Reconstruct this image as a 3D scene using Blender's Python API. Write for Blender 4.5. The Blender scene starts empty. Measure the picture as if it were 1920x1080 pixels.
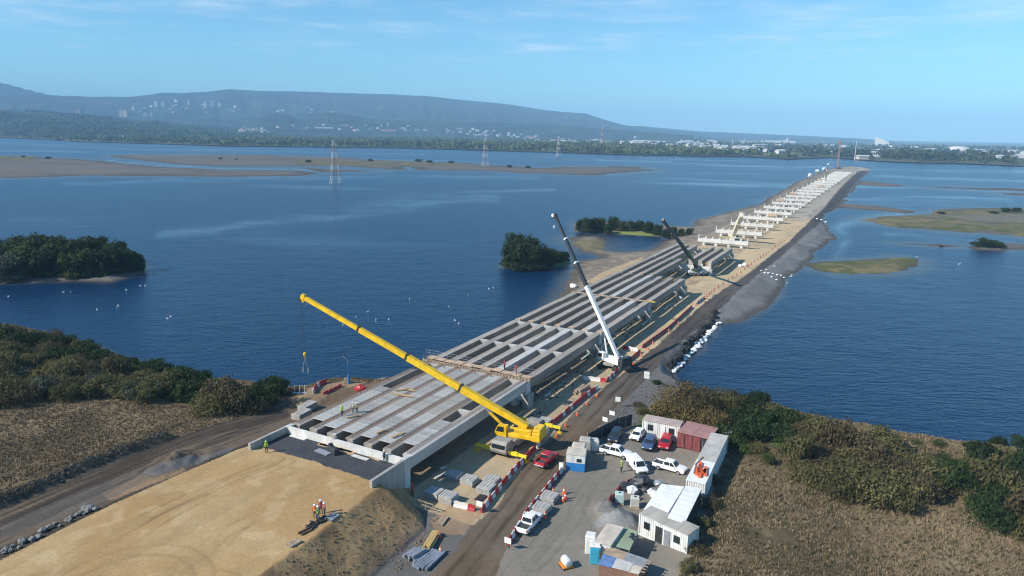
import bpy, math, random
import numpy as np
from mathutils import Vector, Matrix
R = math.radians
sc = bpy.context.scene
COL = sc.collection
rnd = random.Random(7)
rng = np.random.default_rng(11)

# ------------------------------------------------------------------ camera
F_PX = 1320.0; TH = math.atan(291/1320); RHO = math.atan(.015); CH = 48.0
cF = np.array([0, math.cos(TH), -math.sin(TH)])
_r = np.array([1., 0, 0]); _u = np.array([0, math.sin(TH), math.cos(TH)])
cR = _r*math.cos(RHO)+_u*math.sin(RHO); cU = -_r*math.sin(RHO)+_u*math.cos(RHO)
cam = bpy.data.cameras.new('camera'); co = bpy.data.objects.new('camera', cam); COL.objects.link(co)
co.matrix_world = Matrix(((cR[0], cU[0], -cF[0], 0), (cR[1], cU[1], -cF[1], 0), (cR[2], cU[2], -cF[2], CH), (0, 0, 0, 1)))
cam.sensor_width = 36; cam.lens = 36*F_PX/1920; cam.clip_start = .5; cam.clip_end = 60000
sc.camera = co

def P(x, y, z=0.):
    d = cF+cR*(x-960)/F_PX-cU*(y-540)/F_PX
    t = (z-CH)/d[2]
    return np.array([d[0]*t, d[1]*t, z])
def PV(x, y, z=0.): return Vector(P(x, y, z))
def Qv(X, Y, Z):
    dz = Z-CH
    c = X*cF[0]+Y*cF[1]+dz*cF[2]; a = X*cR[0]+Y*cR[1]+dz*cR[2]; b = X*cU[0]+Y*cU[1]+dz*cU[2]
    c = np.maximum(c, .1)
    return 960+F_PX*a/c, 540-F_PX*b/c
def zrow(xy, y):            # height above (x, y) that lines up with image row y
    lo, hi = -5., 120.
    for _ in range(50):
        m = (lo+hi)/2
        if Qv(xy[0], xy[1], m)[1] > y: lo = m
        else: hi = m
    return lo
BD = np.array([.47303422, .88104406]); BN = np.array([BD[1], -BD[0]])   # along / across the bridge
BA = math.atan2(BD[1], BD[0])
def B(u, v, z=0.): p = BD*u+BN*v; return Vector((p[0], p[1], z))

# ------------------------------------------------------------------ noise
def _hash(ix, iy, s):
    h = (ix.astype(np.int64)*374761393+iy.astype(np.int64)*668265263+s*982451653) & 0xffffffff
    h = ((h ^ (h >> 13))*1274126177) & 0xffffffff
    h = h ^ (h >> 16)
    return (h & 0xffff)/65535.
def vn(x, y, s=0):
    ix = np.floor(x); iy = np.floor(y); fx = x-ix; fy = y-iy
    fx = fx*fx*(3-2*fx); fy = fy*fy*(3-2*fy)
    a = _hash(ix, iy, s); b = _hash(ix+1, iy, s); c = _hash(ix, iy+1, s); d = _hash(ix+1, iy+1, s)
    return a+(b-a)*fx+(c-a)*fy+(a-b-c+d)*fx*fy
def fbm(x, y, sc_=1., oct=4, s=0):
    r = 0; a = .5; t = 0
    for i in range(oct):
        r = r+a*vn(x*sc_*2**i+17.3*i, y*sc_*2**i-9.1*i, s+i*7); t += a; a *= .5
    return r/t
def sstep(a, b, x):
    t = np.clip((x-a)/(b-a), 0, 1); return t*t*(3-2*t)
def inpoly(px, py, poly):
    r = np.zeros(px.shape, bool); n = len(poly); xs = [p[0] for p in poly]; ys = [p[1] for p in poly]
    bb = (px >= min(xs)) & (px <= max(xs)) & (py >= min(ys)) & (py <= max(ys))
    X = px[bb]; Y = py[bb]; q = np.zeros(X.shape, bool); j = n-1
    for i in range(n):
        xi, yi, xj, yj = xs[i], ys[i], xs[j], ys[j]
        if yi != yj:
            q ^= ((yi > Y) != (yj > Y)) & (X < (xj-xi)*(Y-yi)/(yj-yi)+xi)
        j = i
    r[bb] = q; return r
def dseg(x, y, pts, closed=False):
    d = np.full(x.shape, 1e9); n = len(pts)
    for i in range(n if closed else n-1):
        a = pts[i]; b = pts[(i+1) % n]; ex = b[0]-a[0]; ey = b[1]-a[1]; L = ex*ex+ey*ey+1e-9
        t = np.clip(((x-a[0])*ex+(y-a[1])*ey)/L, 0, 1)
        d = np.minimum(d, (x-a[0]-t*ex)**2+(y-a[1]-t*ey)**2)
    return np.sqrt(d)
def sdist(x, y, poly):
    d = dseg(x, y, poly, True); return np.where(inpoly(x, y, poly), d, -d)
def wpoly(pts, z): return [tuple(P(a, b, z)[:2]) for a, b in pts]

# ------------------------------------------------------------------ materials
MATS = {}
def newmat(name):
    m = bpy.data.materials.new(name); m.use_nodes = True
    return m, m.node_tree.nodes, m.node_tree.links, m.node_tree.nodes['Principled BSDF']
def mat(name, col, rough=.6, var=.12, scale=1.5, metal=0., bump=0., detail=4., spec=None, streak=None, world=False, ov=0.):
    """colour with noise-driven dirt; streak=(x,y,z) stretches the noise"""
    if name in MATS: return MATS[name]
    m, N, L, b = newmat(name)
    tc = N.new('ShaderNodeTexCoord'); mp = N.new('ShaderNodeMapping')
    if world: g = N.new('ShaderNodeNewGeometry'); L.new(g.outputs['Position'], mp.inputs[0])
    else: L.new(tc.outputs['Object'], mp.inputs[0])
    if streak: mp.inputs['Scale'].default_value = streak
    nz = N.new('ShaderNodeTexNoise'); nz.inputs['Scale'].default_value = scale; nz.inputs['Detail'].default_value = detail
    nz.inputs['Roughness'].default_value = .65
    L.new(mp.outputs[0], nz.inputs['Vector'])
    mr = N.new('ShaderNodeMapRange'); mr.inputs[1].default_value = .3; mr.inputs[2].default_value = .7
    mr.inputs[3].default_value = 1-var*1.6; mr.inputs[4].default_value = 1+var
    L.new(nz.outputs[0], mr.inputs[0])
    vm = N.new('ShaderNodeVectorMath'); vm.operation = 'SCALE'; vm.inputs[0].default_value = col[:3]
    fac = mr.outputs[0]
    if ov:
        oi = N.new('ShaderNodeObjectInfo'); m2 = N.new('ShaderNodeMapRange'); m2.inputs[3].default_value = 1-ov; m2.inputs[4].default_value = 1+ov; L.new(oi.outputs['Random'], m2.inputs[0])
        mu = N.new('ShaderNodeMath'); mu.operation = 'MULTIPLY'; L.new(fac, mu.inputs[0]); L.new(m2.outputs[0], mu.inputs[1]); fac = mu.outputs[0]
    L.new(fac, vm.inputs['Scale']); L.new(vm.outputs[0], b.inputs['Base Color'])
    b.inputs['Roughness'].default_value = rough; b.inputs['Metallic'].default_value = metal
    if spec is not None: b.inputs['Specular IOR Level'].default_value = spec
    if bump:
        bp = N.new('ShaderNodeBump'); bp.inputs['Strength'].default_value = bump; bp.inputs['Distance'].default_value = .05
        L.new(nz.outputs[0], bp.inputs['Height']); L.new(bp.outputs[0], b.inputs['Normal'])
    MATS[name] = m; return m
def leafmat(name, col, col2, trans=.25, scale=.35):
    m, N, L, b = newmat(name)
    tc = N.new('ShaderNodeTexCoord'); nz = N.new('ShaderNodeTexNoise'); nz.inputs['Scale'].default_value = scale; nz.inputs['Detail'].default_value = 5
    L.new(tc.outputs['Object'], nz.inputs['Vector'])
    mr = N.new('ShaderNodeMapRange'); mr.inputs[1].default_value = .35; mr.inputs[2].default_value = .65; L.new(nz.outputs[0], mr.inputs[0])
    mx = N.new('ShaderNodeMix'); mx.data_type = 'RGBA'; mx.inputs[6].default_value = (*col, 1); mx.inputs[7].default_value = (*col2, 1)
    L.new(mr.outputs[0], mx.inputs[0])
    oi = N.new('ShaderNodeObjectInfo'); hs = N.new('ShaderNodeHueSaturation')
    m2 = N.new('ShaderNodeMapRange'); m2.inputs[3].default_value = .75; m2.inputs[4].default_value = 1.25
    L.new(oi.outputs['Random'], m2.inputs[0]); L.new(m2.outputs[0], hs.inputs['Value']); L.new(mx.outputs[2], hs.inputs['Color'])
    L.new(hs.outputs[0], b.inputs['Base Color']); b.inputs['Roughness'].default_value = .7; b.inputs['Specular IOR Level'].default_value = .2
    tr = N.new('ShaderNodeBsdfTranslucent'); L.new(hs.outputs[0], tr.inputs[0]); ms = N.new('ShaderNodeMixShader'); ms.inputs[0].default_value = trans
    L.new(b.outputs[0], ms.inputs[1]); L.new(tr.outputs[0], ms.inputs[2]); L.new(ms.outputs[0], N['Material Output'].inputs[0])
    return m

# ------------------------------------------------------------------ mesh building
def npmesh(name, V, Fq, m, smooth=False):
    """V (n,3) array, Fq (k,3 or 4) array"""
    me = bpy.data.meshes.new(name); V = np.asarray(V, np.float32); Fq = np.asarray(Fq, np.int32)
    k = Fq.shape[1]
    me.vertices.add(len(V)); me.vertices.foreach_set('co', V.ravel())
    me.loops.add(Fq.size); me.loops.foreach_set('vertex_index', Fq.ravel())
    me.polygons.add(len(Fq)); me.polygons.foreach_set('loop_start', np.arange(0, Fq.size, k, dtype=np.int32))
    if smooth: me.polygons.foreach_set('use_smooth', np.ones(len(Fq), bool))
    me.update(calc_edges=True)
    for x in (m if isinstance(m, (list, tuple)) else [m]): me.materials.append(x)
    return me
def link(name, me, parent=None, loc=None, rz=None):
    o = bpy.data.objects.new(name, me); COL.objects.link(o)
    if parent: o.parent = parent
    if loc is not None: o.location = loc
    if rz is not None: o.rotation_euler = (0, 0, rz)
    return o
def tag(o, label=None, cat=None, group=None, kind=None):
    if label: o['label'] = label
    if cat:
        o['category'] = cat; o['kind'] = kind or 'thing'
    if group: o['group'] = group
    if kind: o['kind'] = kind
    return o
def thing(name, label, cat, loc=(0, 0, 0), rz=0., group=None):
    o = bpy.data.objects.new(name, None); COL.objects.link(o); o.location = loc; o.rotation_euler = (0, 0, rz)
    o.empty_display_size = .3
    return tag(o, label, cat, group)
def dup(root, loc, rz=None, label=None, group=None):
    def cp(o, par):
        c = o.copy(); COL.objects.link(c)
        if par: c.parent = par
        for ch in o.children: cp(ch, c)
        return c
    r = cp(root, None); r.location = loc
    if rz is not None: r.rotation_euler = (0, 0, rz)
    if label: r['label'] = label
    if group: r['group'] = group
    return r
class MB:
    def __init__(s): s.v = []; s.f = []; s.mi = []; s.cur = 0
    def add(s, vs, fs):
        o = len(s.v); s.v += [tuple(v) for v in vs]; s.f += [tuple(o+i for i in f) for f in fs]; s.mi += [s.cur]*len(fs); return s
    def box(s, c, d, rz=0., M=None, taper=1., bev=0.):
        x, y, z = d[0]/2, d[1]/2, d[2]/2
        if bev:
            b = min(bev, x*.9, y*.9, z*.9); vs = []; 
            for (zz, e) in ((-z, b), (-z+b, 0), (z-b, 0), (z, b)):
                xx, yy = x-e, y-e; bb = b*.6
                vs += [(-xx+bb, -yy, zz), (xx-bb, -yy, zz), (xx, -yy+bb, zz), (xx, yy-bb, zz), (xx-bb, yy, zz), (-xx+bb, yy, zz), (-xx, yy-bb, zz), (-xx, -yy+bb, zz)]
            fs = [tuple(range(7, -1, -1)), tuple(range(24, 32))]
            for k in range(3):
                for i in range(8): j = (i+1) % 8; fs.append((k*8+i, k*8+j, k*8+8+j, k*8+8+i))
        else:
            t = taper
            vs = [(-x, -y, -z), (x, -y, -z), (x, y, -z), (-x, y, -z), (-x*t, -y*t, z), (x*t, -y*t, z), (x*t, y*t, z), (-x*t, y*t, z)]
            fs = [(3, 2, 1, 0), (4, 5, 6, 7), (0, 1, 5, 4), (1, 2, 6, 5), (2, 3, 7, 6), (3, 0, 4, 7)]
        T = Matrix.Translation(Vector(c)) @ (M if M is not None else Matrix.Rotation(rz, 4, 'Z'))
        return s.add([T @ Vector(v) for v in vs], fs)
    def tube(s, p0, p1, r0, r1=None, n=8, caps=True):
        r1 = r0 if r1 is None else r1
        p0 = Vector(p0); p1 = Vector(p1); q = (p1-p0).to_track_quat('Z', 'Y'); vs = []
        for p, r in ((p0, r0), (p1, r1)):
            for i in range(n):
                a = 2*math.pi*(i+.5)/n; vs.append(p+q @ Vector((r*math.cos(a), r*math.sin(a), 0)))
        fs = [(i, (i+1) % n, n+(i+1) % n, n+i) for i in range(n)]
        if caps: fs += [tuple(range(n-1, -1, -1)), tuple(range(n, 2*n))]
        return s.add(vs, fs)
    def bar(s, p0, p1, w, h, up=(0, 0, 1), w1=None, h1=None):
        """rectangular bar from p0 to p1, optional end taper"""
        p0 = Vector(p0); p1 = Vector(p1); d = (p1-p0).normalized(); up = Vector(up)
        if abs(d.dot(up)) > .99: up = Vector((1, 0, 0))
        sx = d.cross(up).normalized(); sz = sx.cross(d)
        w1 = w if w1 is None else w1; h1 = h if h1 is None else h1; vs = []
        for p, a, b in ((p0, w, h), (p1, w1, h1)):
            vs += [p-sx*a/2-sz*b/2, p+sx*a/2-sz*b/2, p+sx*a/2+sz*b/2, p-sx*a/2+sz*b/2]
        return s.add(vs, [(3, 2, 1, 0), (4, 5, 6, 7), (0, 1, 5, 4), (1, 2, 6, 5), (2, 3, 7, 6), (3, 0, 4, 7)])
    def prism(s, prof, a, b, axis='y'):
        """profile list in (p,q) swept between a and b along axis; 'y': (p,t,q); 'x': (t,p,q); 'z': (p,q,t)"""
        f = {'y': lambda p, t: (p[0], t, p[1]), 'x': lambda p, t: (t, p[0], p[1]), 'z': lambda p, t: (p[0], p[1], t)}[axis]
        n = len(prof); vs = [f(p, a) for p in prof]+[f(p, b) for p in prof]
        fs = [(i, (i+1) % n, n+(i+1) % n, n+i) for i in range(n)]+[tuple(range(n-1, -1, -1)), tuple(range(n, 2*n))]
        return s.add(vs, fs)
    def sphere(s, c, r, n=8, m=6, jit=0., rg=None):
        r = (r, r, r) if not hasattr(r, '__len__') else r; vs = [(c[0], c[1], c[2]-r[2])]
        for k in range(1, m):
            a = math.pi*k/m
            for i in range(n):
                b = 2*math.pi*i/n; j = 1+(rg.uniform(-jit, jit) if rg else 0)
                vs.append((c[0]+r[0]*j*math.sin(a)*math.cos(b), c[1]+r[1]*j*math.sin(a)*math.sin(b), c[2]-r[2]*j*math.cos(a)))
        vs.append((c[0], c[1], c[2]+r[2])); e = len(vs)-1
        fs = [(0, 1+(i+1) % n, 1+i) for i in range(n)]+[(e, e-n+i, e-n+(i+1) % n) for i in range(n)]
        for k in range(m-2):
            for i in range(n): j = (i+1) % n; fs.append((1+k*n+i, 1+k*n+j, 1+k*n+n+j, 1+k*n+n+i))
        return s.add(vs, fs)
    def mesh(s, name, m, smooth=False):
        me = bpy.data.meshes.new(name); me.from_pydata(s.v, [], s.f)
        for x in (m if isinstance(m, (list, tuple)) else [m]): me.materials.append(x)
        if any(s.mi): me.polygons.foreach_set('material_index', np.array(s.mi, np.int32))
        import bmesh
        bm = bmesh.new(); bm.from_mesh(me); bmesh.ops.recalc_face_normals(bm, faces=bm.faces); bm.to_mesh(me); bm.free()
        if smooth: me.polygons.foreach_set('use_smooth', np.ones(len(me.polygons), bool))
        me.update(); return me
    def build(s, name, m, parent=None, loc=None, rz=None, smooth=False): return link(name, s.mesh(name, m, smooth), parent, loc, rz)
ORD = ['first', 'second', 'third', 'fourth', 'fifth', 'sixth', 'seventh', 'eighth', 'ninth', 'tenth', 'eleventh', 'twelfth', 'thirteenth', 'fourteenth', 'fifteenth', 'sixteenth', 'seventeenth', 'eighteenth', 'nineteenth', 'twentieth']
def nth(i):
    if i < 20: return ORD[i]
    t = ['twenty', 'thirty', 'forty', 'fifty', 'sixty', 'seventy'][(i+1)//10-2]; r = (i+1) % 10
    return t+'-'+ORD[r-1] if r else t[:-1]+'ieth'

# ------------------------------------------------------------------ light
SUN_AZ, SUN_EL = R(250), R(36)          # azimuth clockwise from +Y
sd = Vector((math.sin(SUN_AZ)*math.cos(SUN_EL), math.cos(SUN_AZ)*math.cos(SUN_EL), math.sin(SUN_EL)))
sl = bpy.data.lights.new('sun', 'SUN'); sl.energy = 5.0; sl.angle = R(.5); sl.color = (1, .93, .82)
so = bpy.data.objects.new('sun', sl); COL.objects.link(so); so.rotation_euler = (-sd).to_track_quat('-Z', 'Y').to_euler()
w = bpy.data.worlds.new('World'); sc.world = w; w.use_nodes = True
WN = w.node_tree.nodes; WL = w.node_tree.links; bg = WN['Background']
sky = WN.new('ShaderNodeTexSky'); sky.sky_type = 'NISHITA'; sky.sun_disc = False
sky.sun_elevation = SUN_EL; sky.sun_rotation = SUN_AZ; sky.altitude = 50; sky.air_density = 1.0; sky.dust_density = .05; sky.ozone_density = 2.0
tc = WN.new('ShaderNodeTexCoord'); sx = WN.new('ShaderNodeSeparateXYZ'); WL.new(tc.outputs['Generated'], sx.inputs[0])
def wm(op, a, b=None):
    n = WN.new('ShaderNodeMath'); n.operation = op
    for i, q in enumerate((a, b)):
        if q is None: continue
        if isinstance(q, (int, float)): n.inputs[i].default_value = q
        else: WL.new(q, n.inputs[i])
    return n.outputs[0]
zc = wm('MAXIMUM', sx.outputs[2], .02)                  # high cirrus layer: direction projected on a plane overhead
cx = wm('DIVIDE', sx.outputs[0], zc); cy = wm('DIVIDE', sx.outputs[1], zc)
cb = WN.new('ShaderNodeCombineXYZ'); WL.new(cx, cb.inputs[0]); WL.new(cy, cb.inputs[1])
def wnoise(scale, sx_, sy_, rot, detail, off):
    mp = WN.new('ShaderNodeMapping'); mp.inputs['Scale'].default_value = (sx_, sy_, 1); mp.inputs['Rotation'].default_value = (0, 0, rot); mp.inputs['Location'].default_value = off
    WL.new(cb.outputs[0], mp.inputs[0]); n = WN.new('ShaderNodeTexNoise'); n.inputs['Scale'].default_value = scale; n.inputs['Detail'].default_value = detail; n.inputs['Roughness'].default_value = .62
    WL.new(mp.outputs[0], n.inputs['Vector']); return n.outputs[0]
def wrange(x, a, b, c=0., d=1.):
    n = WN.new('ShaderNodeMapRange'); n.inputs[1].default_value = a; n.inputs[2].default_value = b; n.inputs[3].default_value = c; n.inputs[4].default_value = d; WL.new(x, n.inputs[0]); return n.outputs[0]
CL_OFF = (3.1, 1.7, 0)
c1 = wrange(wnoise(.55, 1, 1, .25, 3, CL_OFF), .44, .64); c2 = wrange(wnoise(1.3, 1., 1.15, .25, 8, (1.3, 4.2, 0)), .38, .66)
hz = wm('MULTIPLY', wrange(sx.outputs[2], .075, .12), wrange(sx.outputs[2], .34, .20))
cl = wm('MULTIPLY', wm('MULTIPLY', wm('MULTIPLY', c1, c2), hz), .5)
wmix = WN.new('ShaderNodeMix'); wmix.data_type = 'RGBA'; WL.new(cl, wmix.inputs[0]); WL.new(sky.outputs[0], wmix.inputs[6]); wmix.inputs[7].default_value = (7.6, 8.0, 8.4, 1)
tint = WN.new('ShaderNodeMix'); tint.data_type = 'RGBA'; tint.blend_type = 'MULTIPLY'; tint.inputs[0].default_value = 1; tint.inputs[7].default_value = (.57, .97, 1.13, 1); WL.new(sky.outputs[0], tint.inputs[6]); WL.new(tint.outputs[2], wmix.inputs[6])
WL.new(wmix.outputs[2], bg.inputs[0]); bg.inputs[1].default_value = .106
sc.view_settings.view_transform = 'Standard'; sc.view_settings.look = 'None'; sc.view_settings.exposure = .42; sc.view_settings.gamma = 1
sc.cycles.use_denoising = True; sc.cycles.filter_width = 1.15; sc.cycles.max_bounces = 5; sc.cycles.diffuse_bounces = 2; sc.cycles.glossy_bounces = 2
sc.cycles.transmission_bounces = 2; sc.cycles.volume_bounces = 1; sc.cycles.transparent_max_bounces = 6; sc.cycles.use_adaptive_sampling = True
sc.cycles.adaptive_threshold = .015; sc.cycles.caustics_reflective = False; sc.cycles.caustics_refractive = False

hm = bpy.data.materials.new('haze_air'); hm.use_nodes = True; hn = hm.node_tree.nodes; hn.remove(hn['Principled BSDF'])
pv = hn.new('ShaderNodeVolumePrincipled'); pv.inputs['Color'].default_value = (.40, .70, 1, 1); pv.inputs['Density'].default_value = 1.15e-4; pv.inputs['Anisotropy'].default_value = -0.2
hm.node_tree.links.new(pv.outputs[0], hn['Material Output'].inputs['Volume'])
mb = MB(); mb.box((0, 9500, 346), (44000, 23000, 700)); hb = mb.build('haze', hm); tag(hb, kind='stuff')
# ------------------------------------------------------------------ near terrain
WZ = -2.0
land = []        # (world polygon, target height, bank slope)
def addland(pts, zt, slope=.55): land.append((wpoly(pts, WZ), zt, slope))
def bu(u, v): p = BD*u+BN*v; return Qv(p[0], p[1], WZ)
MAIN = [(-700, 560), (-200, 590), (0, 612), (60, 618), (180, 652), (300, 692), (400, 717), (500, 724), (560, 732), (600, 722), (650, 714), (700, 716), (760, 704)] + \
  [bu(u, -79.5) for u in (104, 120, 140, 158)] + [(1052, 548), (1062, 532), (1072, 512), (1068, 498), (1085, 492), (1120, 485), (1132, 480), (1095, 472), (1072, 460), (1070, 451), (1082, 443), (1110, 442), (1132, 450), (1138, 459), (1136, 469), (1170, 473), (1205, 471), (1230, 465), (1246, 455), (1262, 447),
   (1235, 443), (1180, 440), (1135, 438), (1078, 434), (1074, 424), (1082, 415), (1150, 418), (1290, 425), (1320, 408), (1370, 396), (1420, 384), (1450, 366), (1490, 343), (1520, 331), (1545, 320), (1562, 315), (1600, 314), (1634, 318),
   (1616, 333), (1606, 350), (1592, 365), (1577, 385), (1560, 396), (1545, 402), (1540, 415), (1556, 430), (1564, 447), (1545, 460), (1530, 470), (1520, 490), (1510, 502), (1488, 512), (1472, 522), (1468, 540), (1462, 556), (1440, 577), (1420, 591), (1390, 605), (1352, 608),
   (1342, 612), (1315, 645), (1290, 672), (1262, 702), (1270, 716), (1290, 727), (1301, 742), (1350, 748), (1430, 760), (1513, 785), (1600, 800), (1647, 809), (1713, 822), (1827, 839), (1920, 850), (2300, 905), (3600, 1200), (3600, 1900), (-1500, 1900), (-1500, 600)]
addland(MAIN, 0., .6)
addland([(1072, 444), (1110, 443), (1138, 459), (1136, 470), (1100, 472), (1070, 455)], -1.3, .05)
addland([(-220, 291), (60, 292), (90, 297), (130, 297), (200, 303), (300, 313), (420, 318), (560, 320), (597, 325), (560, 330), (400, 331), (250, 330), (160, 329), (100, 332), (0, 334), (-220, 336)], -1.0, .015)
addland([(197, 292), (260, 290), (380, 290), (500, 291), (640, 295), (700, 300), (800, 303), (880, 306), (960, 312), (1010, 315), (1100, 312), (1180, 315), (1240, 319), (1150, 325), (1120, 329), (1000, 325), (900, 320), (780, 319), (770, 313), (755, 313), (760, 319), (660, 312), (560, 312), (400, 311), (330, 308), (260, 300)], -1.0, .015)
addland([(560, 314), (640, 318), (720, 321), (600, 323)], -1.8, .01)
addland([(1196, 293), (1270, 296), (1275, 299), (1200, 297)], -1.0, .02)
addland([(1140, 312), (1200, 313), (1215, 315), (1160, 316)], -1.7, .01)
addland([(1610, 411), (1660, 406), (1740, 402), (1760, 393), (1820, 391), (1920, 391), (2300, 390), (2300, 450), (1920, 444), (1850, 438), (1760, 433), (1680, 426)], -.9, .04)
addland([(1512, 493), (1560, 490), (1640, 487), (1700, 482), (1718, 486), (1722, 496), (1690, 509), (1640, 515), (1580, 514), (1530, 506)], -.9, .06)
addland([(1808, 462), (1840, 457), (1900, 456), (1930, 460), (1930, 468), (1870, 471), (1830, 469)], -.9, .08)
addland([(1604, 338), (1680, 345), (1705, 349), (1660, 350), (1605, 346)], -1.4, .06)
addland([(1568, 380), (1640, 386), (1720, 396), (1700, 400), (1620, 393), (1572, 389)], -1.3, .06)
addland([(1690, 457), (1760, 459), (1812, 461), (1760, 463)], -1.75, .05)
addland([(1700, 349), (1800, 351), (2000, 356), (1990, 360), (1850, 356)], -1.85, .01)
addland([(1880, 362), (2000, 366), (2000, 371), (1890, 366)], -1.85, .01)
addland([(-400, 540), (-60, 534), (130, 527), (200, 529), (262, 515), (274, 502), (258, 488), (150, 476), (-80, 465), (-400, 455)], -.6, .2)
addland([(945, 503), (1000, 508), (1040, 503), (1072, 492), (1066, 482), (1040, 474), (960, 480)], -.6, .2)
PLAT_W = wpoly([(468, 836), (445, 843), (327, 893), (207, 947), (0, 1050), (-250, 1165), (-500, 1500), (100, 1500), (260, 1250), (490, 1078), (715, 910), (703, 896), (774, 852), (537, 798)], 4.2)
GRAV_PX = [(495, 841), (545, 852), (600, 869), (655, 886), (695, 903), (708, 893), (778, 852), (537, 796), (490, 830)]

def bank_left(u, v):    # ground left of the approach embankment lies higher
    return 2.4*sstep(92, 62, u)*sstep(-74, -80, v)
BERM = wpoly([(-120, 1000), (0, 948), (100, 906), (200, 864), (305, 826)], 2.2)
MOUNDS = [(330, 872, 2.0, 3.4, 1.7), (395, 858, 2.0, 3.0, .7), (290, 888, 2.2, 3.0, .9), (1158, 980, 0, 3.3, 2.0), (1138, 955, 0, 2.6, 1.2), (575, 752, 0, 4, .8), (600, 735, 0, 5, .5)]
MOUND_W = [(*P(x, y, z)[:2], r, h) for x, y, z, r, h in MOUNDS]
def height(X, Y):
    u = X*BD[0]+Y*BD[1]; v = X*BN[0]+Y*BN[1]
    z = np.full(X.shape, -6.)
    rg_ = np.clip((np.hypot(X, Y)-140)/250, 0, 1)*9; jx = X+(fbm(X, Y, .25, 3, 5)-.5)*2.2+(fbm(X, Y, .05, 4, 15)-.5)*rg_; jy = Y+(fbm(X, Y, .25, 3, 9)-.5)*2.2+(fbm(X, Y, .05, 4, 19)-.5)*rg_
    for i, (poly, zt, s) in enumerate(land):
        xs = [p[0] for p in poly]; ys = [p[1] for p in poly]
        bb = (X > min(xs)-12) & (X < max(xs)+12) & (Y > min(ys)-12) & (Y < max(ys)+12)
        d = sdist(jx[bb], jy[bb], poly)
        if i == 0:
            tgt = np.full(d.shape, zt)+bank_left(u[bb], v[bb])
            tgt = tgt+1.0*sstep(-30, -10, v[bb])*sstep(150, 90, u[bb])
            # low beach left of the bridge and on the gravel spit
            tgt = np.where((v[bb] < -79) & (u[bb] > 140), -.7-.6*sstep(-84, -100, v[bb]), tgt)
            sl_ = np.where((v[bb] < -79) & (u[bb] > 140), .12, np.where((v[bb] > -46) & (u[bb] > 160), .24, s))
        else: tgt = zt; sl_ = s
        zz = np.minimum(WZ+d*sl_, tgt)
        z[bb] = np.maximum(z[bb], zz)
    dry = z > WZ
    z = z+np.where(dry, (fbm(X, Y, .12, 4, 21)-.5)*.35, 0)
    d = sdist(X, Y, PLAT_W)
    # the earth fill stops at the abutment wall
    edge = (fbm(X, Y, .5, 4, 33)-.5)
    zp = 4.2-np.maximum(0, -d+edge*.5*(d < 0))/1.6+np.where((d < -.2) & (d > -9), edge*.5, 0)*sstep(0, -1.2, d)+np.where(d > 0, (fbm(X, Y, .15, 3, 40)-.5)*.14, 0)
    zp = np.where((u > 70.6) & (v < -53.0), -9, zp-np.where(v > -53.6, np.maximum(0, u-64.5+edge*1.2)*.42, 0))
    z = np.maximum(z, zp)
    db = dseg(X, Y, BERM); z = z+1.25*np.exp(-(db/1.1)**2)*(.7+.6*fbm(X, Y, .6, 3, 50))
    for mx_, my_, r, h in MOUND_W:
        q = np.sqrt((X-mx_)**2+(Y-my_)**2)/r*(1+.5*(fbm(X, Y, .7, 3, 60)-.5)); z = z+h*np.clip(1-q, 0, 1)**1.15
    return z, d, u, v

NA, NR = 1080, 1000
az = np.linspace(R(-51), R(51), NA); rr = 50*np.exp(np.linspace(0, math.log(1500/50.), NR))
AZ, RR = np.meshgrid(az, rr, indexing='ij'); GX = RR*np.sin(AZ); GY = RR*np.cos(AZ)
GZ, GD, GU, GV = height(GX, GY)
def hgt(x, y):           # ground height read off the terrain grid
    i = (math.atan2(x, y)-R(-51))/R(102)*(NA-1); j = math.log(max(math.hypot(x, y), 50.1)/50)/math.log(30)*(NR-1)
    i = min(max(i, 0), NA-1.001); j = min(max(j, 0), NR-1.001); i0 = int(i); j0 = int(j); a = i-i0; b = j-j0
    return float((GZ[i0, j0]*(1-a)+GZ[i0+1, j0]*a)*(1-b)+(GZ[i0, j0+1]*(1-a)+GZ[i0+1, j0+1]*a)*b)
def PG(x, y):            # pixel -> point on the near ground
    z = 0.
    for _ in range(6):
        p = P(x, y, z); z = max(hgt(p[0], p[1]), WZ)
    return Vector((p[0], p[1], z))
# zones -------------------------------------------------------------
jx = GX+(fbm(GX, GY, .5, 4, 71)-.5)*1.0; jy = GY+(fbm(GX, GY, .5, 4, 73)-.5)*1.0
QX, QY = Qv(jx, jy, GZ)
ZN = ['ground', 'causeway', 'road', 'yard', 'gravel_bank', 'sandbar', 'embankment', 'dirt_track']
zone = np.zeros(GX.shape, np.int8)
ROAD = [(780, 1130), (806, 1080), (848, 1037), (873, 1005), (902, 968), (933, 945), (968, 893), (1003, 852), (1033, 817), (1073, 777), (1108, 747), (1138, 722), (1173, 697), (1203, 670), (1233, 647), (1300, 585), (1330, 560), (1400, 515), (1450, 475), (1480, 452), (1500, 432), (1520, 413), (1545, 390), (1567, 362), (1583, 345), (1598, 330), (1610, 320),
        (1626, 320), (1614, 332), (1602, 345), (1591, 360), (1575, 380), (1555, 400), (1535, 420), (1510, 440), (1490, 458), (1460, 485), (1420, 515), (1380, 550), (1340, 590), (1300, 622), (1260, 657), (1230, 690), (1190, 732), (1160, 762), (1130, 792), (1110, 815), (1093, 838), (1075, 860), (1055, 887), (1030, 917), (1010, 942), (985, 977), (960, 1014), (948, 1034), (938, 1060), (925, 1090), (890, 1200), (740, 1200)]
YARD = [(1055, 887), (1085, 842), (1100, 828), (1180, 798), (1205, 812), (1270, 830), (1320, 845), (1345, 818), (1372, 828), (1335, 925), (1342, 932), (1310, 995), (1300, 1040), (1270, 1090), (1220, 1220), (890, 1220), (925, 1090), (948, 1034), (1010, 942)]
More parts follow.
